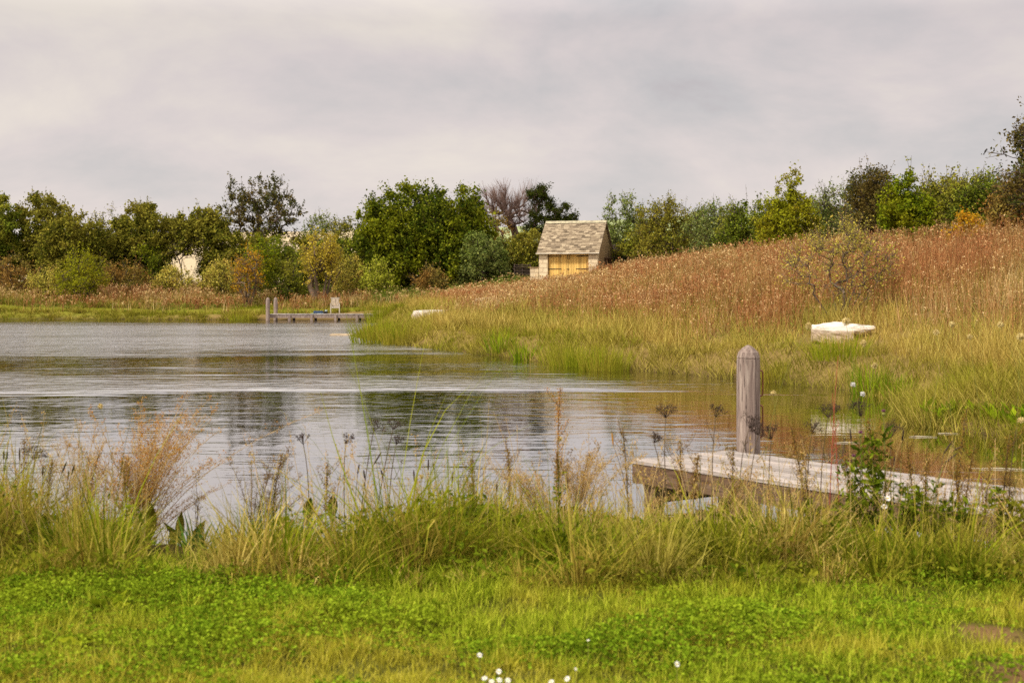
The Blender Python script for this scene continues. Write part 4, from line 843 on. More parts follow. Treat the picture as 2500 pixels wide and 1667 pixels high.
# ------------------------------------------------------------------ stone shed
def shed():
    x0, y0 = PX(1316, 95), 95.0; z0 = g1(x0 + 2, y0 + 1) - .25; rz = -.30
    W, D = 4.02, 4.15; zE = PZ(616, 95) - z0; zR = PZ(545, 97.2) - z0
    root = thing('stone_shed', 'small limestone shed with stone slate roof and golden oak double doors', 'shed', (x0, y0, z0), None, rz)
    th = .35; dx0, dx1 = .60, 3.40; dh = zE - .10
    mb = MB()                                                       # rubble walls with gables
    for s in (0, 1):
        xx = s * W; xi = th if s == 0 else W - th
        pts = [(0, -.1), (D, -.1), (D, zE), (D / 2, zR - .12), (0, zE)]
        Va = [(xx, p[0] + (.012 if p[0] == 0 else 0), p[1]) for p in pts]; Vb = [(xi, p[0] + (.012 if p[0] == 0 else 0), p[1]) for p in pts]
        V = Va + Vb; f5 = np.array([[0, 1, 2, 3, 4], [9, 8, 7, 6, 5]]); mb.add(V, f5); mb.add(V, [[i, (i + 1) % 5, (i + 1) % 5 + 5, i + 5] for i in range(5)])
    box(mb, (W / 2, D - th / 2 - .02, zE / 2 - .05), (W - 2 * th - .004, th, zE + .1))
    mb.obj('wall', M['wall'], root)
    for a, b in ((-.006, dx0), (dx1, W + .006)):                      # pale ashlar jambs either side of the doors
        mb = MB(); box(mb, ((a + b) / 2, .17, (zE) / 2 - .05), (b - a, .36, zE + .1 - .004)); bevel(mb.obj('jamb', M['ashlar'], root), .012)
    mb = MB(); box(mb, ((dx0 + dx1) / 2, .15, zE - .05), (dx1 - dx0 - .004, .22, .1)); mb.obj('lintel', M['iron'] if False else M['beam'], root)
    mid = (dx0 + dx1) / 2
    for s, (a, b) in enumerate(((dx0 + .02, mid - .004), (mid + .004, dx1 - .02))):
        mb = MB(); n = 8; w = (b - a) / n
        for i in range(n): box(mb, (a + (i + .5) * w, .2, dh / 2 - .05), (w - .012, .05 + R.normal(0, .002), dh + .08))
        d = mb.obj('door', M['oak'], root)
        for zz in (dh - .17, dh - 1.02):
            mb = MB(); ln = .88; xa = a if s == 0 else b - ln
            box(mb, (xa + ln / 2, .168, zz), (ln, .014, .055)); xh = a - .01 if s == 0 else b + .01
            box(mb, (xh, .168, zz), (.05, .03, .17)); mb.obj('hinge', M['iron'], d)
        mb = MB(); xb = mid - .075 if s == 0 else mid + .075
        box(mb, (xb, .165, dh - .2), (.028, .02, .34)); mb.obj('bolt', M['iron'], d)
        if s == 0:
            mb = MB(); box(mb, (mid - .05, .16, dh - 1.03), (.16, .02, .045)); tube(mb, bez((mid - .12, .16, dh - 1.03), (mid - .06, .1, dh - 1.03), (mid, .16, dh - 1.03), 6), .012, 6); mb.obj('handle', M['iron'], d)
    # stone slates in diminishing courses, one mesh for the roof
    slate, nt, N, L = newmat('stone_slates')
    b = N.new('ShaderNodeBsdfPrincipled'); out = N.new('ShaderNodeOutputMaterial'); L.new(b.outputs[0], out.inputs[0]); g = N.new('ShaderNodeNewGeometry')
    r = ramp(nt, [(.15, .12, .085), (.28, .225, .16), (.37, .305, .215), (.48, .405, .29)]); L.new(g.outputs['Random Per Island'], r.inputs[0])
    n1 = noise(nt, 5, 5, coord(nt), .7); r2 = ramp(nt, [(.55, .5, .45), (1.25, 1.22, 1.15)]); L.new(n1.outputs[0], r2.inputs[0])
    L.new(mixc(nt, 1., r.outputs[0], r2.outputs[0], 'MULTIPLY'), b.inputs['Base Color']); b.inputs['Roughness'].default_value = .95; b.inputs['Specular IOR Level'].default_value = .1
    mb = MB(); ov = .2
    for side in (0, 1):
        e = np.array([0, -ov, zE - ov * (zR - zE) / (D / 2) + .04]); rdg = np.array([0, D / 2, zR]); sl = rdg - e; Ls = np.linalg.norm(sl); u = sl / Ls; ang = math.atan2(sl[2], sl[1])
        t = 0.0; nrow = 23; row = np.linspace(.22, .10, nrow); row *= Ls / row.sum()
        for k_, hgt in enumerate(row):
            xx = -.14 - R.random() * .1
            while xx < W + .12:
                w = (.18 + .2 * R.random()) * (1.2 - .4 * k_ / nrow); xa = max(xx, -.14); xb = min(xx + w, W + .14); xx += w
                if xb - xa < .03: continue
                c = e + u * (t + hgt * .5) + np.array([(xa + xb) / 2, 0, 0]); tt = .03 + .02 * R.random()
                Rm = rotx(ang - .11 + R.normal(0, .02)); nrm = Rm @ np.array([0, 0, 1.]); c = c + nrm * (.03 + R.normal(0, .006))
                if side: c[1] = D - c[1]; Rm = rotx(-(ang - .11 + R.normal(0, .02)))
                box(mb, c, (xb - xa - .008, hgt * 1.28, tt), Rm, 0, .004)
            t += hgt
    roof = mb.obj('roof', slate, root)
    mb = MB(); n = 9; w = (W + .24) / n                              # saddle ridge stones
    for i in range(n):
        xa = -.12 + i * w; V = []
        for xx in (xa + .005, xa + w - .005):
            for yy, zz in ((-.17, -.10), (0, .07), (.17, -.10), (0, -.0)): V.append((xx, D / 2 + yy, zR + .06 + zz))
        mb.add(V, [[0, 1, 5, 4], [1, 2, 6, 5], [2, 3, 7, 6], [3, 0, 4, 7], [3, 2, 1, 0], [4, 5, 6, 7]])
    mb.obj('ridge_stones', M['ridge'], roof)
    mb = MB(); tube(mb, [(-.16, -ov - .02, zE - .1), (W + .16, -ov - .02, zE - .1)], .035, 10); mb.obj('gutter', solid('pale_gutter', (.6, .54, .42), .6, .15, 4), roof)
    # small timber hatch on the gable side
    mb = MB(); box(mb, (W + .03, 2.55, zE - .95), (.07, 1.1, 1.1)); box(mb, (W + .12, 2.55, zE - .36), (.34, 1.3, .08), None); box(mb, (W + .16, 2.02, zE - .95), (.1, .1, 1.15)); box(mb, (W + .16, 3.08, zE - .95), (.1, .1, 1.15))
    mb.obj('hatch', M['beam'], root)
    # field walls joining the shed
    mb = MB(); c, s = math.cos(rz), math.sin(rz)
    wx, wy = x0 + c * W - s * 3.9, y0 + s * W + c * 3.9
    w = thing('stone_wall', 'dark dry stone wall running off behind the right side of the shed', 'wall', (wx + .15, wy, g1(wx + 1, wy) - .1))
    Lw = 2.2; zt = PZ(601, wy + .2) - (g1(wx + 1, wy) - .1); mb = MB(); box(mb, (Lw / 2, .2, zt / 2), (Lw, .4, zt)); mb.obj('wall_face', M['wall_dark'], w)
    mb = MB()
    for i in range(9): box(mb, ((i + .5) * Lw / 9, .2, zt + .05), (Lw / 9 - .02, .46, .1 + .02 * R.random()), None, 0, .008)
    mb.obj('coping', M['wall_dark'], w)
    wl = thing('stone_wall', 'low pale stone wall stub at the left corner of the shed', 'wall', (x0 - .58, y0 + .15, z0))
    mb = MB(); zt = PZ(655, 95) - z0; box(mb, (.27, .2, zt / 2), (.56, .4, zt)); mb.obj('wall_face', M['ashlar'], wl)
    mb = MB(); box(mb, (.27, .2, zt + .04), (.6, .46, .08), None, 0, .006); mb.obj('coping', M['wall'], wl)
    # woven hurdle under the bushes left of the shed
    hx, hy = PX(1275, 101), 101.0; h = thing('hurdle_fence', 'dark slatted hurdle with daylight gaps under the bushes left of the shed', 'fence', (hx, hy, g1(hx, hy)))
    for q in (-.55, 0, .55):
        mb = MB(); box(mb, (q, 0, .8), (.07, .06, 1.7)); mb.obj('post', M['bark'], h)
    mb = MB()
    for i in range(12): box(mb, (R.normal(0, .03), .05 if i % 2 else -.05, .12 + i * .13), (1.25, .03, .06), rotz(R.normal(0, .02)), 0, .006)
    mb.obj('slats', M['bark'], h)
shed()

# ------------------------------------------------------------------ near lawn and rough bank
def lawn():
    n = 250000; x = R.uniform(-4.6, 4.6, n); y = R.uniform(4.3, 8.7, n)
    bare = sstep(.55, .68, fbm(x, y, 1.1, 4)); ok = (R.random(n) > bare * .93) & (R.random(n) > sstep(7.9, 8.7, y + .4 * vnoise(x, y, .7)) * .7); x, y = x[ok], y[ok]; n = len(x)
    B = np.stack([x, y, ground(x, y) - .004], 1); t = fbm(x, y, .55, 2)
    tu = vnoise(x, y, .11, 3); h = (.022 + .05 * t + .07 * sstep(.5, .9, tu)) * (.5 + .9 * R.random(n)); mb = MB()
    blades(mb, B, h, .0042 + .004 * R.random(n), R.random(n) * 2 * pi, np.abs(R.normal(.25, .25, n)), R.normal(.6, .4, n), 2, 0)
    k = 2600; x = R.uniform(-4.4, 4.4, k); y = R.uniform(4.5, 8.6, k); B = np.stack([x, y, ground(x, y)], 1)
    blades(mb, B, .07 + .09 * R.random(k), .005, R.random(k) * 2 * pi, np.abs(R.normal(.2, .2, k)), R.normal(.6, .4, k), 3, 0)
    tag(mb.obj('lawn_grass', [M['lawn']]), 'short bright green lawn in front of the pond bank', 'grass', kind='stuff')
    n = 150000; x = R.uniform(-4.6, 4.6, n); y = R.uniform(4.3, 8.4, n); t = fbm(x, y, .8, 12) + .04 * sstep(7.3, 7.8, y)
    ok = (t + R.normal(0, .09, n) > .62); x, y, t = x[ok], y[ok], t[ok]; n = len(x); z = ground(x, y) + .02 + .035 * R.random(n) + .05 * sstep(.55, .7, t) * R.random(n)
    C = np.stack([x, y, z], 1); mb = MB(); a0 = R.random(n) * 2 * pi
    for j in range(3):
        a = a0 + j * 2 * pi / 3; D = np.stack([np.cos(a), np.sin(a), .15 + R.normal(0, .3, n)], 1); ll = .010 + .010 * R.random(n)
        leaves(mb, C + D * ll[:, None] * .5, ll, .9, 1.0, 0, D)
    tag(mb.obj('clover_patch', [M['clover']]), 'clover and small leaves spread through the lawn', 'clover', kind='stuff')
lawn()

def vegh(x, y):
    """height of the bank growth: tall at the back of the left and middle bank, low before the jetty and at the water gap"""
    u = 1250 + x / y * F
    top = np.interp(u, [-800, 0, 250, 330, 370, 420, 520, 570, 640, 820, 1000, 1080, 1180, 1260, 1400, 1520, 1700, 2100, 2300, 2500, 3300], [1150, 1165, 1175, 1215, 1300, 1375, 1360, 1275, 1235, 1250, 1222, 1195, 1205, 1240, 1245, 1272, 1282, 1272, 1262, 1255, 1240])
    return np.clip(CAMZ - (top - HZ) / F * y - .31, .05, .5)
def bank():
    n = 6000; x = R.uniform(-6.5, 6.2, n); y = R.uniform(7.3, 10.9, n); d = pond_d(x, y); front = 7.35 + .5 * fbm(x, y * 0, .8, 3)
    ok = (d > -.12) & (y > front) & (R.random(n) > .6 * ((x > -2.35) & (x < -1.6) & (y > 8.8))); x, y, d = x[ok], y[ok], d[ok]; n = len(x)
    z = np.maximum(ground(x, y, d), -.03); t = fbm(x, y, .45, 6); rise = .6 + .4 * sstep(7.5, 8.6, y)
    th = np.minimum(vegh(x, y), .46) * (.5 + .5 * sstep(7.3, 8.0, y)) * (.1 + 1.75 * sstep(.25, .8, t)) * (.6 + .7 * R.random(n)) * np.where(R.random(n) < .07, 1.7, 1); kind = fbm(x, y, .8, 15) + R.normal(0, .1, n); dry = (fbm(x, y, .7, 52) + R.normal(0, .08, n) + .1 * sstep(-.2, .8, x)) > .62; mb = MB()
    J = np.repeat(np.arange(n), 20); q = len(J); a = R.random(q) * 2 * pi; r = np.sqrt(R.random(q))
    B = np.stack([x[J] + np.cos(a) * r * .07, y[J] + np.sin(a) * r * .07, z[J] - .01], 1); wide = .6 + .9 * R.random(n) ** 2; lay = R.normal(0, .25, n)
    args = (th[J] * (.5 + .65 * R.random(q)), (.007 + .007 * R.random(q)) * wide[J], a + R.normal(0, .5, q), np.abs(.5 * r + lay[J] + R.normal(0, .15, q)), R.normal(.75, .5, q))
    for mk, mi in ((~dry[J] & (kind[J] < .48), 0), (~dry[J] & (kind[J] >= .48), 1), (dry[J], 2)): blades(mb, B[mk], *[v[mk] for v in args], 4, mi)
    # dry fallen straws tangled through it
    k = 5200; x = R.uniform(-6, 6, k); y = R.uniform(8.1, 10.8, k); d = pond_d(x, y); ok = d > -.1; x, y, d = x[ok], y[ok], d[ok]; k = len(x)
    dens = R.random(k) < np.where(x > -.2, 1, .5); x, y, d = x[dens], y[dens], d[dens]; k = len(x)
    B = np.stack([x, y, np.maximum(ground(x, y, d), 0) + .02], 1)
    blades(mb, B, (.22 + .3 * R.random(k)) * (.5 + vegh(x, y) * 1.5), .0045 + .003 * R.random(k), R.random(k) * 2 * pi, np.abs(R.normal(.45, .45, k)), R.normal(.5, .5, k), 4, 2)
    tag(mb.obj('bank_grass', [M['rough'], M['green_blade'], M['straw']]), 'tangled long grass and straw on the near bank', 'grass', kind='stuff')
    # flowering culms standing above the tangle
    k = 2000; x = R.uniform(-5.5, 5.5, k); y = R.uniform(8.3, 10.3, k); d = pond_d(x, y); ok = (d > 0) & (R.random(k) < np.where(x > .2, 1, np.where(x < -2.4, .7, .55)) * sstep(.25, .6, fbm(x, y, .6, 61))) & ~((x > -2.35) & (x < -1.55)); x, y, d = x[ok], y[ok], d[ok]; k = len(x)
    cm = MB(); B = np.stack([x, y, ground(x, y, d)], 1); h = (.24 + .55 * R.random(k) ** 1.8) * (.7 + vegh(x, y)); az = R.random(k) * 2 * pi; ln = np.abs(R.normal(.12, .18, k)); e = np.stack([np.cos(az) * np.sin(ln), np.sin(az) * np.sin(ln), np.cos(ln)], 1)
    m_ = B + e * (h * .55)[:, None]; e2 = e + np.stack([np.cos(az), np.sin(az), 0 * az], 1) * R.random(k)[:, None] * .4; e2 /= np.linalg.norm(e2, axis=1, keepdims=True); tp = m_ + e2 * (h * .5)[:, None]
    cyls(cm, B, m_, .0022, .0017, 4, 0); cyls(cm, m_, tp, .0017, .001, 4, 0)
    J = np.repeat(np.arange(k), 16); t = 1 - .45 * R.random(len(J)) ** 1.2; c = m_[J] + (tp - m_)[J] * t[:, None] + R.normal(0, .012, (len(J), 3)); leaves(cm, c, .012 + .01 * R.random(len(J)), .4, 0, 1, D=e2[J] + R.normal(0, .4, (len(J), 3)))
    tag(cm.obj('seeding_grass', [M['stem_straw'], M['seed_pink']]), 'straw coloured seeding grass stems above the near bank', 'grass', kind='stuff')
    # low leafy herbs of the bank
    mb = MB(); n = 46000; x = R.uniform(-6, 6, n); y = R.uniform(7.4, 10.4, n); d = pond_d(x, y); t = fbm(x, y, .6, 21)
    hump = np.exp(-((x + .45) / .45) ** 2) * .12 + np.exp(-((x - 2.6) / .9) ** 2) * .04
    ok = (d > .05) & (t + hump + R.normal(0, .05, n) + .13 * (1 - sstep(7.6, 8.3, y)) > .56); x, y, d, t = x[ok], y[ok], d[ok], t[ok]; n = len(x)
    z = ground(x, y, d) + vegh(x, y) * (.4 + .6 * sstep(7.6, 8.4, y)) * R.random(n) * .95
    leaves(mb, np.stack([x, y, z], 1), .02 + .045 * R.random(n) ** 1.5, .45, .7, 0, None)
    tag(mb.obj('bank_herbs', [M['herb']]), 'small leafy herbs growing through the bank grass', 'herbs', kind='stuff')
bank()

# ------------------------------------------------------------------ single plants of the foreground
def foot(px, py, Y, lean=0.0):
    """head position seen at px, py and a foot on the bank below it"""
    hx, hz = PX(px, Y), PZ(py, Y); fx = hx - lean; fz = max(g1(fx, Y), -.05); return (fx, Y, fz), np.array([hx - fx, 0, hz - fz])
def umbel(px, py, Y, rad, label, lean=0.0, group='dark seed umbels on the near bank', dense=1.0):
    f, h = foot(px, py, Y, lean); h[1] = R.normal(0, .05)
    root = thing('seed_umbel', label, 'dried umbel', f, group)
    mb = MB(); hub = h - np.array([0, 0, rad * .8]); tube(mb, bez((0, 0, -.03), (h[0] * .25 + R.normal(0, .035), h[1] * .3, h[2] * .55), hub, 8), np.linspace(.0042, .0022, 8), 6)
    ax = np.array([h[0] * .8 + R.normal(0, .22) * h[2], h[1], h[2]]); ax /= np.linalg.norm(ax)
    if R.random() < .7:
        p = hub * (.55 + .25 * R.random()); q = p + np.array([R.choice([-1, 1]) * (.03 + .05 * R.random()), R.normal(0, .03), .08 + .08 * R.random()]); tube(mb, bez(p, (p + q) / 2 + np.array([0, 0, -.02]), q, 5), np.linspace(.0022, .0012, 5), 5)
        dd = unit(9); dd[:, 2] = np.abs(dd[:, 2]); cyls(mb, np.repeat(q[None], 9, 0), q + dd * rad * .45, .001, .0008, 3); balls(mb, q + dd * rad * .45, .003)
    mb.obj('stem', M['stem_dark'], root, smooth=True)
    mb = MB(); n = int(15 * dense); d = unit(n * 3); d = d + ax * .9; d = d[(d @ ax) > .55][:n]; d /= np.linalg.norm(d, axis=1, keepdims=True); n = len(d)
    e = hub + d * (rad * 1.1 * (.7 + .5 * R.random(n)))[:, None]; cyls(mb, np.repeat(hub[None], n, 0), e, .0013, .001, 4)
    k = 5; u = unit(n * k) + np.repeat(d, k, 0) * .6; ee = np.repeat(e, k, 0) + u * rad * .24; cyls(mb, np.repeat(e, k, 0), ee, .0009, .0007, 3)
    balls(mb, ee, .0026 + .002 * R.random(n * k)); mb.obj('seed_head', M['seed_dark'], root)
    return root
def spike(px, py, Y, ln, label, tilt=0.0, lean=0.0, mat='seed_dark', group='narrow dark seed spikes on the near bank', r=.0055):
    f, h = foot(px, py, Y, lean); root = thing('seed_spike', label, 'grass spike', f, group)
    top = h; ax = np.array([math.sin(tilt), 0, math.cos(tilt)]); low = top - ax * ln
    mb = MB(); tube(mb, bez((0, 0, -.03), low * np.array([.3, .3, .6]) + ax * np.array([-.02, 0, 0]), low, 7), np.linspace(.0028, .0018, 7), 5); mb.obj('stem', M['stem_green'] if R.random() < .5 else M['stem_dark'], root, smooth=True)
    mb = MB(); t = np.linspace(0, 1, 9); P = low + ax * (t * ln)[:, None]; tube(mb, P, r * np.array([.35, .8, 1, 1.05, 1, .98, .9, .7, .25]) * (1 + R.normal(0, .08, 9)), 8)
    mb.obj('seed_head', M[mat], root, smooth=True); return root
def globe(px, py, Y, r, label, lean=0.0, white=False, group='pale globe heads on tall stems'):
    Y += 1.3; r *= .9; lean = lean + R.normal(0, .12)
    f, h = foot(px, py, Y, lean); root = thing('globe_head_plant', label, 'seed head', f, group)
    mb = MB(); tube(mb, bez((0, 0, -.02), (h[0] * .1 + R.normal(0, .05), .02, h[2] * .6), h - np.array([0, 0, r * .6]), 9), np.linspace(.0017, .001, 9), 5); mb.obj('stem', M['stem_green'], root, smooth=True)
    mb = MB(); n = 170; d = unit(n); d[:, 2] += .35; d /= np.linalg.norm(d, axis=1, keepdims=True); balls(mb, [h], r * .5, 0, True, (1, .9, 1.2)); leaves(mb, h + d * r * (.55 + .45 * R.random((n, 1))), r * (.4 + .6 * R.random(n)), .4, 0, 0, d)
    mb.obj('seed_head', M['petal_white'] if white else M['globe'], root); return root
def airy(px0, py0, px1, py1, Y, n, label, name, mat, stemmat, wid, seeds=150, bl=.2, cat='grass tuft', sz=.0075, wind=.0):
    """a loose plant of many fine stems with clouds of tiny seeds; foot at px0, crown top at px1, py1"""
    fx = PX(px0, Y); fz = max(g1(fx, Y), -.03); tx, tz = PX(px1, Y) - fx, PZ(py1, Y) - fz
    root = thing(name, label, cat, (fx, Y, fz)); st = MB(); sd = MB()
    for i in range(n):
        k = R.random() ** .7; e = np.array([tx * (.35 + .75 * k) + R.normal(0, wid), R.normal(0, wid * .7), tz * (.5 + .5 * k) * (1 - .15 * R.random())])
        P = bez((R.normal(0, .04), R.normal(0, .04), -.02), (e[0] * .25, e[1] * .3, e[2] * .65), e, 9); tube(st, P, np.linspace(.003, .0009, 9), 4)
        m = seeds // 8; t = .3 + .7 * R.random(m); a = np.stack([np.interp(t, np.linspace(0, 1, 9), P[:, j]) for j in range(3)], 1)
        dv = unit(m); dv[:, 2] = np.abs(dv[:, 2]) * .8 + .25; dv[:, 0] += wind; dv /= np.linalg.norm(dv, axis=1, keepdims=True)
        b = a + dv * (bl * (1.15 - t) * (.5 + R.random(m)))[:, None]; cyls(st, a, b, .0009, .0006, 3)
        q = 8; u = R.random((m, q, 1)); c = (a[:, None] * (1 - u) + b[:, None] * u).reshape(-1, 3) + R.normal(0, .008, (m * q, 3)); leaves(sd, c, sz * (.6 + .8 * R.random(m * q)), .7, 0, 0)
    st.obj('stems', M[stemmat], root); sd.obj('seed_cloud', M[mat], root); return root
def dockstem(px, py, Y, label, mat, lean=0.0, nw=14, leaf=0, name='tall_dock_plant', group=None):
    f, h = foot(px, py, Y, lean); root = thing(name, label, 'dock', f, group)
    P = bez((0, 0, -.03), (h[0] * .2, .02, h[2] * .6), h, 12); mb = MB(); tube(mb, P, np.linspace(.005, .0018, 12), 6)
    sd = MB(); lf = MB()
    tq = np.linspace(.37, .99, 110); leaves(sd, np.stack([np.interp(tq, np.linspace(0, 1, 12), P[:, j]) for j in range(3)], 1) + R.normal(0, .006, (110, 3)), .008, .7, 0, 0)
    for i in range(nw):
        t = .38 + .62 * i / nw; p = np.array([np.interp(t, np.linspace(0, 1, 12), P[:, j]) for j in range(3)])
        if i % 3 == 0 and t < .9:
            a = R.random() * 2 * pi; q = p + np.array([math.cos(a) * .1, math.sin(a) * .1, .13]); tube(mb, bez(p, (p + q) / 2 + np.array([math.cos(a) * .03, 0, -.02]), q, 5), [.002, .0018, .0015, .0012, .001], 4)
            for s in np.linspace(.1, 1, 7): c = p * (1 - s) + q * s; leaves(sd, c + R.normal(0, .010, (11, 3)), .009, .8, 0, 0)
        leaves(sd, p + R.normal(0, 1, (30, 3)) * np.array([.014, .014, .02]), .011, .8, 0, 0)
    mb.obj('stem', M['stem_dark'], root, smooth=True); sd.obj('seed_tufts', M[mat], root)
    if leaf:
        for i in range(leaf):
            t = .1 + .6 * R.random(); p = np.array([np.interp(t, np.linspace(0, 1, 12), P[:, j]) for j in range(3)]); a = R.random() * 2 * pi; D = np.array([[math.cos(a), math.sin(a), .5]]); leaves(lf, p[None] + D * .03, np.array([.07]), .35, .6, 0, D)
        lf.obj('foliage', M['bright'], root)
    return root
def bigleaf(px, py, Y, ln, w, az, label, lean=.08, mat='dock_leaf', name='dock_leaf_plant'):
    """one upright pointed dock leaf on a short stalk"""
    hx, hz = PX(px, Y), PZ(py, Y); fz = max(g1(hx, Y), 0); H = hz - fz
    root = thing(name, label, 'dock leaf', (hx, Y, fz)); mb = MB(); n = 13; V = []; t = np.linspace(0, 1, n)
    pr = w * np.array([.12, .5, .75, .9, .98, 1, .98, .92, .82, .66, .46, .24, .02]) / 2; s = np.array([math.cos(az), math.sin(az), 0]); b = np.array([-s[1], s[0], 0]); z0 = max(H - ln, .02)
    for i in range(n):
        c = np.array([math.sin(lean) * ln * t[i] ** 2, 0, z0 + (H - z0) * t[i]]) + b * .05 * math.sin(t[i] * 3)
        wav = .008 * math.sin(i * 2.1); V += [c - s * pr[i] + b * (.02 + wav) * (pr[i] / w * 2), c, c + s * pr[i] + b * (.02 - wav) * (pr[i] / w * 2)]
    Q = [[3 * i + j, 3 * i + j + 1, 3 * i + j + 4, 3 * i + j + 3] for i in range(n - 1) for j in range(2)]; mb.add(V, Q); mb.obj('leaf', M[mat], root, smooth=True)
    mb = MB(); tube(mb, [(0, 0, -.03), (0, 0, z0 * .6), (0, 0, z0 + .1)], [.006, .005, .003], 6); mb.obj('stalk', M['stem_green'], root, smooth=True)

def foreground():
    for a in ((744, 1066, 9.9, .062, 'tall round dark umbel on a straight stem, clear against pale water left of centre', -.01), (845, 1066, 9.9, .055, 'dark open umbel, first right of the tall round one', 0.0),
        (916, 1032, 9.8, .06, 'dark umbel in front of the big dark reflection, on a left leaning stem', .12), (960, 1030, 9.8, .06, 'dark umbel in front of the big dark reflection, on a long curved stem', .14), (968, 1070, 9.9, .05, 'short dark umbel below the pair at the big dark reflection', .05),
        (86, 1098, 9.6, .075, 'dark umbel leaning right at the far left of the bank', .3), (1626, 1000, 9.9, .075, 'tall dark umbel above the left end of the near jetty', -.03), (1595, 1066, 9.7, .05, 'small dark umbel low over the jetty corner', -.06),
        (1750, 1003, 9.6, .06, 'flat dark umbel left of the grey post', .02), (1830, 1024, 9.6, .075, 'open dark umbel across the foot of the grey post', .03), (1855, 1050, 9.5, .05, 'small dark umbel at the right foot of the grey post', .08), (1890, 1054, 9.3, .075, 'dark umbel on a rusty stem just right of the grey post', .03),
        (2018, 998, 9.4, .07, 'tall dark umbel over the middle of the jetty', .03), (1984, 1040, 9.2, .065, 'dark umbel left of the tall one over the jetty', .04), (2100, 992, 9.3, .08, 'wide flat dark umbel beside the purple thistle', 0.0), (2176, 1046, 9.2, .075, 'feathery umbel right of the purple thistle', 0.0)):
        umbel(a[0], a[1], a[2], a[3], a[4], a[5], dense=1.0 if a[3] < .07 else 1.5)
    for a in ((1974, 796, 7.9, .023, 'greenish globe head left of the boulder', .05), (2066, 786, 7.6, .028, 'large buff globe head in front of the boulder top', .04), (2108, 838, 7.9, .023, 'buff globe head below the right end of the boulder', .03), (2135, 893, 8.0, .022, 'pale green globe head below the boulder, above the shore iris', .06),
        (1888, 960, 8.3, .021, 'buff globe head on a slanting stem right of the grey post', -.22), (2286, 812, 7.8, .021, 'faint buff globe head, first right of the boulder', .02), (2324, 792, 7.8, .021, 'buff globe head between the boulder and the right edge', .02), (2368, 823, 7.8, .019, 'small low buff globe head near the right edge', 0.0),
        (2443, 793, 7.7, .021, 'buff globe head high near the right picture edge', .02), (2492, 823, 7.4, .026, 'buff globe head cut by the right picture edge', 0.0), (2492, 1026, 8.2, .024, 'buff globe head low at the right picture edge over the water', 0.0), (245, 992, 8.6, .02, 'lone buff globe head over the water at the left', 0.0), (1366, 1072, 9.2, .022, 'pale globe head beside the leafy dock in the middle', 0.0), (1029, 1164, 9.2, .02, 'pale yellow globe head low in the middle of the bank', 0.0)):
        globe(*a[:4], a[4], a[5])
    globe(2083, 939, 8.2, .018, 'white fluffy head above the jetty, upper of two', .03, True, None); globe(2106, 962, 8.2, .018, 'white fluffy head above the jetty, lower of two', .05, True, None)
    left = 'narrow brown spike among the grasses at the far left'; mid = 'narrow dark spike standing in the pale water gap left of centre'; right = 'narrow dark spike over the near jetty at the right'
    for px, py, tl, ln, lb in ((9, 1100, 0, .06, left), (18, 1100, .05, .06, left), (48, 1092, 0, .09, left), (163, 1126, .4, .085, left), (105, 1136, .05, .07, left), (168, 1148, .1, .06, left), (182, 1134, .3, .07, left), (932, 1102, .55, .1, mid), (1046, 1120, .02, .085, mid), (1010, 1146, -.05, .075, mid),
        (877, 1132, .15, .07, mid), (888, 1146, -.1, .06, mid), (930, 1146, -.25, .06, mid), (1106, 1150, .1, .08, mid), (1057, 1130, -.2, .045, mid), (1004, 1204, .5, .07, mid), (1280, 1192, .4, .06, mid), (1213, 1180, 0, .06, mid),
        (2206, 1048, .12, .085, right), (2184, 1112, .05, .075, right), (2326, 1075, .6, .11, right), (2352, 1088, 1.15, .09, right), (2338, 1105, .9, .12, right), (2345, 1118, .5, .05, right), (2075, 1045, -.1, .08, right)):
        spike(px, py, 9.55 + R.normal(0, .15), ln, lb, tl, lean=tl * .25)
    spike(1494, 1056, 9.7, .085, 'reddish brown spike on a bent stem left of the jetty corner', -.1, -.14, 'seed_rust', None)
    # airy plants
    airy(330, 1250, 425, 945, 9.7, 58, 'large rusty orange airy grass leaning right over the water at the left', 'airy_grass', 'seed_rust', 'stem_straw', .25, 230, .26, 'grass tuft', .0095)
    airy(190, 1240, 235, 1020, 9.8, 24, 'thin pinkish airy grass left of the large rusty one', 'airy_grass', 'seed_pink', 'stem_straw', .2, 170, .22)
    airy(480, 1300, 488, 1120, 9.7, 3, 'single thin branching brown stem in the water gap', 'airy_grass', 'seed_brown', 'stem_dark', .05, 150, .16)
    airy(350, 1260, 545, 1150, 9.8, 5, 'low airy spray bending right over the water gap', 'airy_grass', 'seed_rust', 'stem_straw', .05, 200, .14)
    airy(625, 1290, 655, 1080, 9.7, 16, 'brown airy seeding plant right of the water gap', 'airy_grass', 'seed_brown', 'stem_dark', .13, 200, .17)
    airy(1400, 1300, 1460, 1075, 9.5, 18, 'pale pink airy grass beside the jetty corner', 'airy_grass', 'seed_pink', 'stem_straw', .17, 220, .2)
    airy(1330, 1290, 1310, 1120, 9.6, 14, 'pinkish airy grass around the leafy dock', 'airy_grass', 'seed_pink', 'stem_straw', .17, 180, .18)
    airy(1270, 1300, 1230, 985, 10.1, 12, 'tuft of tall pale bleached stems in the middle of the bank', 'bleached_grass', 'seed_pink', 'stem_straw', .13, 32, .06)
    airy(2450, 1320, 2480, 1020, 8.9, 10, 'russet airy plant at the right picture edge', 'airy_grass', 'seed_brown', 'stem_dark', .1, 160, .14)
    airy(1790, 1300, 1800, 1125, 9.3, 9, 'pale airy grass in front of the jetty boards', 'airy_grass', 'seed_pink', 'stem_straw', .12, 150, .14)
    airy(2290, 1320, 2270, 1050, 9.1, 12, 'bleached crossing stems over the right part of the jetty', 'bleached_grass', 'seed_pink', 'stem_straw', .2, 24, .05)
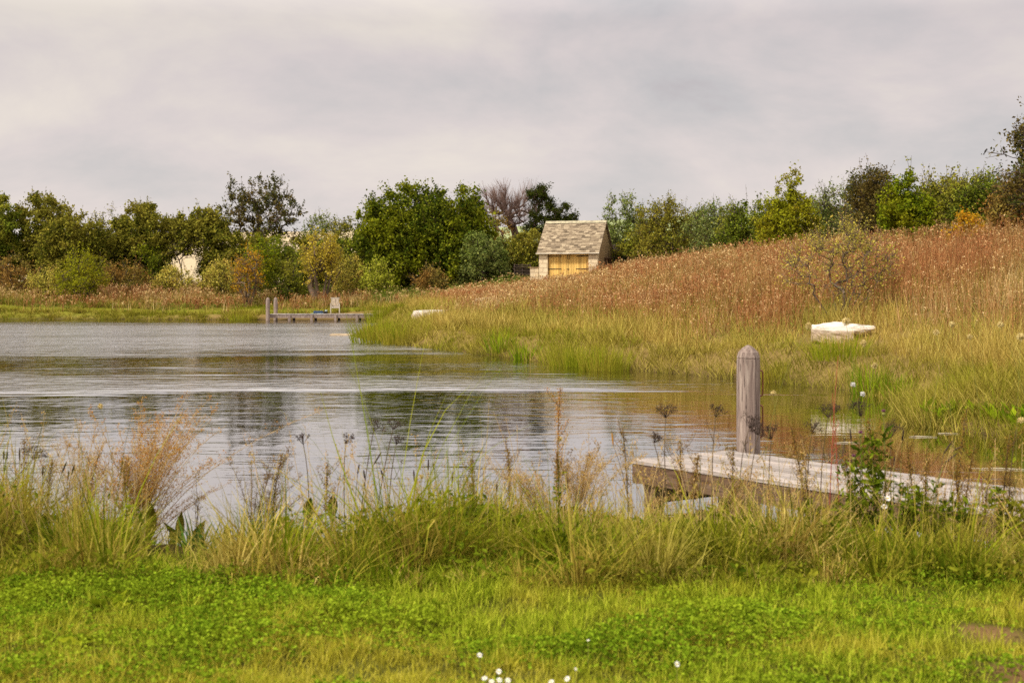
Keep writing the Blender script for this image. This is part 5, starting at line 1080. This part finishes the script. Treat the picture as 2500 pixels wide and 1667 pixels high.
    dockstem(1368, 945, 10.0, 'tall thin dock with rusty whorls in the middle of the water', 'seed_rust', .03, 16)
    dockstem(1360, 1105, 9.3, 'leafy olive dock with clustered seeds in the middle of the bank', 'seed_brown', -.02, 14, 20)
    gl_, gm, gr = 'brown dead dock stem in the tall grass at the left', 'brown dead dock stem in front of pale water in the middle', 'brown dead dock stem in front of the near jetty'
    for px, py, Y, lb in ((60, 1070, 9.7, gl_), (128, 1120, 9.5, gl_), (250, 1085, 9.8, gl_), (300, 1120, 9.5, gl_), (690, 1105, 9.7, gm), (800, 1130, 9.6, gm), (1150, 1120, 9.7, gm), (1240, 1095, 9.8, gm), (1440, 1105, 9.7, gm), (1520, 1045, 9.8, gm),
            (1660, 1075, 9.5, gr), (1705, 1110, 9.3, gr), (1790, 1085, 9.3, gr), (1930, 1040, 9.2, gr), (1965, 1095, 9.1, gr), (2060, 1110, 9.0, gr), (2215, 1080, 9.0, gr), (2262, 1105, 8.9, gr), (2330, 1130, 8.9, gr), (2380, 1085, 8.9, gr), (2120, 1020, 9.0, gr), (2355, 1020, 9.0, gr), (2420, 1120, 8.8, gr), (2465, 1060, 8.9, gr)):
        dockstem(px, py, Y, lb, 'seed_brown', R.normal(0, .07), int(R.integers(10, 16)), 0, 'dead_dock_plant', 'brown dead dock stems along the near bank')
    def leafy(px, py, Y, lb, n, wd, grp, mt='herb'):
        f, h = foot(px, py, Y); root = thing('leafy_weed', lb, 'weed', f, grp); st = MB(); lf = MB()
        for i in range(n):
            e = h * (.55 + .45 * R.random()) + np.array([R.normal(0, wd), R.normal(0, wd * .6), 0]); P = bez((R.normal(0, .03), R.normal(0, .03), -.02), e * np.array([.4, .4, .6]), e, 7); tube(st, P, np.linspace(.0035, .0015, 7), 5)
            m = 26; t = .1 + .9 * R.random(m); c = np.stack([np.interp(t, np.linspace(0, 1, 7), P[:, j]) for j in range(3)], 1); a = R.random(m) * 2 * pi; D = np.stack([np.cos(a), np.sin(a), .35 + 0 * a], 1); ll = .035 + .05 * R.random(m); leaves(lf, c + D * ll[:, None] * .5, ll, .38, .8, 0, D)
        st.obj('stems', M['stem_green'], root); lf.obj('foliage', M[mt], root)
    gm, gr, gl_ = 'leafy green weed mound in the middle of the near bank', 'leafy weed growing up in front of the near jetty', 'leafy weed among the long grass at the left'
    for px, py, Y, n, wd, lb in ((1030, 1228, 9.0, 12, .1, gm), (1100, 1218, 9.1, 14, .12, gm), (1180, 1232, 9.0, 12, .1, gm), (1255, 1250, 8.9, 9, .09, gm), (930, 1262, 8.8, 9, .09, gm), (700, 1262, 8.9, 9, .1, gm), (1340, 1290, 8.6, 8, .08, gm),
            (1760, 1230, 8.7, 6, .06, gr), (1985, 1215, 8.7, 9, .09, gr), (2070, 1190, 8.8, 12, .1, gr), (2210, 1185, 8.7, 12, .12, gr), (2280, 1150, 8.8, 9, .08, gr), (2350, 1210, 8.6, 9, .1, gr), (2460, 1185, 8.6, 12, .1, gr), (120, 1290, 8.6, 9, .1, gl_), (255, 1270, 8.8, 9, .1, gl_), (40, 1250, 8.8, 8, .1, gl_)):
        leafy(px, py, Y, lb, n, wd, 'leafy weeds of the near bank')
    for px, py, lb in ((2046, 868, 'tallest wine red bare stem over the jetty'), (2032, 960, 'shorter wine red bare stem leaning left of the tallest'), (2392, 1150, 'wine red stem at the right part of the jetty')):
        f, h = foot(px, py, 9.0, .06 if px == 2046 else -.05); root = thing('red_stem', lb, 'stem', f); mb = MB(); tube(mb, bez((0, 0, -.02), (h[0] * .2, 0, h[2] * .5), h, 9), np.linspace(.004, .0015, 9), 5)
        for _ in range(5):
            t = .4 + .5 * R.random(); p = h * t; tube(mb, [p, p + np.array([R.normal(0, .02), 0, .05]), p + np.array([R.normal(0, .04), 0, .11])], [.0018, .0014, .001], 4)
        mb.obj('stalk', M['stem_wine'], root)
    # purple thistles, white and pink flowers
    for px, py, Y, lb, lv in ((2157, 1006, 8.9, 'tallest leafy thistle with a purple flower head over the jetty', 60), (2101, 1058, 8.9, 'leafy thistle with a pale purple head left of the tallest', 46), (2085, 1115, 8.9, 'low thistle with a faded pink head', 40), (2130, 1130, 8.8, 'bushy green thistle without a flower between the others', 90)):
        f, h = foot(px, py, Y); root = thing('thistle', lb, 'thistle', f, 'leafy thistles in front of the jetty'); mb = MB(); tube(mb, bez((0, 0, -.02), (.02, 0, h[2] * .5), h, 8), np.linspace(.006, .003, 8), 6); lf = MB()
        tt = .05 + .85 * R.random(lv); a = R.random(lv) * 2 * pi; D = np.stack([np.cos(a), np.sin(a), .5 + 0 * a], 1); C = np.stack([h[0] * tt, 0 * tt, h[2] * tt], 1) + D * .04; leaves(lf, C, .06 + .05 * R.random(lv), .3, .7, 0, D)
        for j in range(5):
            t = .3 + .5 * R.random(); a = R.random() * 2 * pi; e = h * t + np.array([math.cos(a) * .08, math.sin(a) * .08, .1]); tube(mb, [h * t, e], [.003, .002], 4); D = unit(14) + np.array([0, 0, .6]); leaves(lf, e + R.normal(0, .03, (14, 3)), .05, .32, .5, 0, D)
        mb.obj('stem', M['stem_green'], root, smooth=True); lf.obj('foliage', M['herb'], root)
        if 'without' not in lb:
            fl = MB(); balls(fl, [h - np.array([0, 0, .012])], .013, 0, True, (1, 1, 1.1)); d = unit(60); d[:, 2] = np.abs(d[:, 2]) + .5; d /= np.linalg.norm(d, axis=1, keepdims=True); leaves(fl, h + d * .012, .02, .25, 0, 1, d); fl.obj('flower', [M['stem_green'], M['petal_purple']], root)
    def flower(px, py, Y, r, mat, lb, name, npet=14, grp=None, center='petal_yellow', cat='flower'):
        f, h = foot(px, py, Y); root = thing(name, lb, cat, f, grp); mb = MB(); tube(mb, [(0, 0, -.02), h * .5, h - np.array([0, 0, .003])], .0016, 5); mb.obj('stem', M['stem_green'], root)
        a = np.arange(npet) * 2 * pi / npet; tiltv = R.normal(0, .25, 2) + np.array([0, .75]); D = np.stack([np.cos(a), np.sin(a), np.cos(a) * -tiltv[0] + np.sin(a) * -tiltv[1] * -1], 1); D /= np.linalg.norm(D, axis=1, keepdims=True); V = []; nrm = np.cross(D[0], D[npet // 4]); nrm /= np.linalg.norm(nrm)
        if nrm[2] < 0: nrm = -nrm
        mb = MB()
        for d in D:
            s = np.cross(d, nrm); w = r * 2.6 / npet * 1.15; k = mb.n
            mb.add([h + d * r * .25 - s * w * .3, h + d * r * .25 + s * w * .3, h + d * r * .75 + s * w * .55 + nrm * r * .12, h + d * r + nrm * r * .06, h + d * r * .75 - s * w * .55 + nrm * r * .12], [[0, 1, 2, 3, 4]])
        mb.obj('petals', M[mat], root); mb = MB(); balls(mb, [h + nrm * r * .08], r * .32, 0, True, (1, 1, .7)); mb.obj('disc', M[center], root, smooth=True)
    flower(2167, 1216, 8.7, .022, 'petal_white', 'white daisy flower in front of the jetty, upper of two', 'ox_eye_daisy'); flower(2159, 1236, 8.7, .022, 'petal_white', 'white daisy flower in front of the jetty, lower of two', 'ox_eye_daisy')
    flower(2420, 1218, 8.8, .024, 'petal_pink', 'crimson pink flower near the right end of the jetty', 'pink_flower', 10, None, 'seed_dark'); flower(2438, 1224, 8.8, .022, 'petal_pink', 'pink flower right beside the crimson one', 'pink_flower', 10, None, 'seed_dark'); flower(2494, 1258, 8.8, .02, 'petal_pink', 'pink flower cut by the right picture edge', 'pink_flower', 10, None, 'seed_dark')
    for px, py, lb in ((1013, 1240, 'small yellow flower left of the green mound'), (1244, 1272, 'small yellow flower right of the green mound'), (1993, 1250, 'small yellow flower below the jetty boards')): flower(px, py, 9.0, .016, 'petal_yellow', lb, 'buttercup', 6)
    dl = 'white lawn daisy in the cluster at the bottom middle'; gd = 'daisies scattered in the lawn'
    for px, py, lb in ((1171, 1598, 'white lawn daisy above the cluster at the bottom middle'), (1218, 1638, dl), (1183, 1655, dl), (1219, 1659, dl), (1240, 1660, dl), (1200, 1663, dl), (1385, 1656, 'white lawn daisy alone right of the bottom cluster'), (1346, 1664, 'white lawn daisy cut by the bottom edge'), (1653, 1620, 'white lawn daisy farthest to the right'), (1436, 1562, 'tiny white lawn daisy higher up the lawn'), (1405, 1632, 'tiny pale lawn daisy between the larger ones')):
        Y = 1.45 * F / (py - HZ); flower(px, py, Y, .0125 if 'tiny' not in lb else .007, 'petal_white', lb, 'daisy', 16, gd, cat='daisy')
    # docks and dark strap leaves round the water gap
    bigleaf(362, 1228, 9.5, .26, .085, .1, 'tall pointed dock leaf left of the water gap'); bigleaf(437, 1248, 9.5, .22, .062, .2, 'pointed dock leaf standing in the water gap, right of two'); bigleaf(412, 1272, 9.45, .2, .07, -.4, 'leaning dock leaf in the water gap, left of two', -.25)
    bigleaf(485, 1268, 9.4, .2, .075, .5, 'broad dock leaf above the dark strap leaved clump', .25); bigleaf(548, 1280, 9.5, .16, .06, 0, 'short dock leaf right of the dark clump'); bigleaf(808, 1206, 9.6, .17, .07, 0, 'blunt dock leaf in front of pale water left of centre'); bigleaf(755, 1213, 9.6, .17, .075, .3, 'blunt dock leaf below the tall round umbel')
    x, Y = PX(478, 9.15), 9.15; o = clump_mesh(60, .30, .024, .1, None, .9, .5, 4).obj('strap_leaf_clump', M['dark_blade'], None, (x, Y, g1(x, Y))); tag(o, 'dark glossy strap leaved clump at the edge of the water gap', 'plant')
    for px, py, Y, n, h, lb in ((1190, 1400, 8.35, 90, .36, 'lush bright green grass tussock in the middle front of the bank'), (1085, 1380, 8.3, 40, .2, 'small green tussock left of the lush one'), (150, 1390, 8.6, 120, .42, 'thick green tussock at the far left of the bank'), (270, 1360, 8.8, 90, .40, 'green tussock below the large rusty airy grass'), (660, 1350, 8.7, 70, .28, 'pale green tussock right of the water gap')):
        x = PX(px, Y); o = clump_mesh(n, h, .011, .13, None, .6, .6, 5).obj('grass_tussock', M['green_blade'], None, (x, Y, g1(x, Y))); tag(o, lb, 'grass tussock')
    # broad plantain rosettes in the lawn
    for px, py, s, lb in ((271, 1495, .12, 'large round plantain leaf lying on the lawn at the left'), (1010, 1395, .16, 'pale docken rosette in front of the bank left of the lush tussock'), (1590, 1375, .15, 'yellowing dock rosette at the front of the bank'), (190, 1590, .1, 'small dark dock rosette at the lower left of the lawn')):
        Y = 1.6 * F / (py - HZ); x = PX(px, Y); root = thing('dock_rosette', lb, 'dock', (x, Y, g1(x, Y))); n = 9; a = R.random(n) * 2 * pi; D = np.stack([np.cos(a), np.sin(a), .35 + .5 * R.random(n)], 1); D /= np.linalg.norm(D, axis=1, keepdims=True); mb = MB()
        leaves(mb, D * s * .55 + np.array([0, 0, .01]), s * (.8 + .4 * R.random(n)), .42, 1.2, 0, D); mb.obj('foliage', M['green_blade'], root)
    # floating scraps on the calm water
    for px, py, ln, a, lb in ((2066, 1082, .28, .05, 'floating pale reed scrap beside the thistles'), (2240, 1067, .34, .1, 'floating pale reed scrap in the calm water, largest of the shallows'), (2310, 1059, .2, -.1, 'floating pale scrap near the water plants'), (2440, 1146, .55, -.12, 'long pale floating leaf behind the right part of the jetty')):
        Y = CAMZ * F / (py - HZ); mb = MB()
        for j in range(2): tube(mb, [(-ln / 2 + R.normal(0, .05), j * .04, .006), (R.normal(0, .02), j * .04 + R.normal(0, .02), .01), (ln / 2 + R.normal(0, .05), j * .04 + R.normal(0, .03), .006)], [.002, .0035, .0015], 5)
        o = mb.obj('reed_scrap', solid('pale_reed', (.5, .44, .32), .7, .2, 8) if 'pale_reed' not in bpy.data.materials else bpy.data.materials['pale_reed'], None, (PX(px, Y), Y, 0)); o.rotation_euler = (0, 0, a); tag(o, lb, 'reed')
foreground()

# ------------------------------------------------------------------ a bird in the sky
def bird():
    Y = 40.0; root = thing('bird', 'small dark bird flying against the sky left of the birch', 'bird', (PX(2406, Y), Y, PZ(369, Y)))
    m = solid('dark_feathers', (.03, .028, .027), .8, .3, 20); ax = np.array([.5, .1, .85]); ax /= np.linalg.norm(ax)
    mb = MB(); t = np.linspace(-1, 1, 9); tube(mb, ax * (t * .085)[:, None], [.004, .012, .02, .024, .024, .02, .015, .013, .003], 8)
    s = np.cross(ax, [0, 1, 0]); s /= np.linalg.norm(s)
    for q in (-1, 1):
        p0 = ax * .03; p1 = ax * -.02; e = np.array([.02, q * .15, .03]); mb.add([p0, p1, e * .55 + ax * -.02 + s * .01, e + ax * -.05, e * .6 + ax * .045], [[0, 1, 2, 3, 4]])
    mb.add([ax * -.06 + s * .008, ax * -.06 - s * .008, ax * -.13 - s * .022, ax * -.115, ax * -.13 + s * .022], [[0, 1, 2, 3, 4]])
    mb.obj('body', m, root)
bird()

# ------------------------------------------------------------------ light, sky, camera
SUN_EL, SUN_AZ = math.radians(50), math.radians(235)   # azimuth measured from +Y (north) clockwise: behind the camera, to the left
def lights():
    l = bpy.data.lights.new('sun', 'SUN'); l.energy = 3.5; l.angle = math.radians(8); l.color = (1, .93, .82)
    o = bpy.data.objects.new('sun', l); COL.objects.link(o)
    d = Vector((math.sin(SUN_AZ) * math.cos(SUN_EL), math.cos(SUN_AZ) * math.cos(SUN_EL), math.sin(SUN_EL)))
    o.rotation_euler = (-d).to_track_quat('-Z', 'Y').to_euler(); o.location = d * 60
    w = bpy.data.worlds.new('World'); S.world = w; w.use_nodes = True; nt = w.node_tree; N = nt.nodes; L = nt.links; N.clear()
    sky = N.new('ShaderNodeTexSky'); sky.sky_type = 'NISHITA'; sky.sun_disc = False; sky.sun_elevation = SUN_EL; sky.sun_rotation = SUN_AZ
    b1 = N.new('ShaderNodeBackground'); b1.inputs[1].default_value = .08; L.new(sky.outputs[0], b1.inputs[0])
    tc = N.new('ShaderNodeTexCoord'); sx = N.new('ShaderNodeSeparateXYZ'); L.new(tc.outputs['Generated'], sx.inputs[0])
    mp = N.new('ShaderNodeMapping'); mp.inputs['Scale'].default_value = (3.2, 3.2, 7.5); mp.inputs['Location'].default_value = (1.3, .4, .2); L.new(tc.outputs['Generated'], mp.inputs['Vector'])
    n1 = noise(nt, 1.25, 7, mp.outputs[0], .56, .25)
    r = ramp(nt, [(.50, .445, .465), (.60, .58, .585), (.73, .665, .655), (.86, .79, .71)])
    for e, p in zip(r.color_ramp.elements, (.27, .40, .52, .66)): e.position = p
    L.new(n1.outputs[0], r.inputs[0])
    # the overcast is palest near the horizon and brightens strongly overhead
    rz = ramp(nt, [(.97, .95, .92), (.80, .79, .795), (1.32, 1.30, 1.28), (1.5, 1.48, 1.45)])
    for e, p in zip(rz.color_ramp.elements, (.0, .185, .25, .8)): e.position = p
    L.new(sx.outputs[2], rz.inputs[0])
    c = mixc(nt, 1.0, r.outputs[0], rz.outputs[0], 'MULTIPLY')
    b2 = N.new('ShaderNodeBackground'); b2.inputs[1].default_value = 1.0; L.new(c, b2.inputs[0])
    mx = N.new('ShaderNodeMixShader'); mx.inputs[0].default_value = .94; L.new(b1.outputs[0], mx.inputs[1]); L.new(b2.outputs[0], mx.inputs[2])
    out = N.new('ShaderNodeOutputWorld'); L.new(mx.outputs[0], out.inputs[0])
lights()
cam = bpy.data.cameras.new('camera'); co = bpy.data.objects.new('camera', cam); COL.objects.link(co); S.camera = co
co.location = (0, 0, CAMZ); co.rotation_euler = (pi / 2, 0, 0)
cam.lens = 50; cam.sensor_width = 36; cam.sensor_fit = 'HORIZONTAL'; cam.shift_y = -(833.5 - HZ) / 2500.0
cam.clip_end = 5000; cam.clip_start = .05
cam.dof.use_dof = True; cam.dof.focus_distance = 32; cam.dof.aperture_fstop = 4.5
S.view_settings.view_transform = 'Standard'; S.view_settings.look = 'None'; S.view_settings.exposure = 0.22; S.view_settings.gamma = 1
S.render.engine = 'CYCLES'
S.cycles.max_bounces = 6; S.cycles.diffuse_bounces = 2; S.cycles.glossy_bounces = 3; S.cycles.transmission_bounces = 3; S.cycles.transparent_max_bounces = 4
S.cycles.use_denoising = False
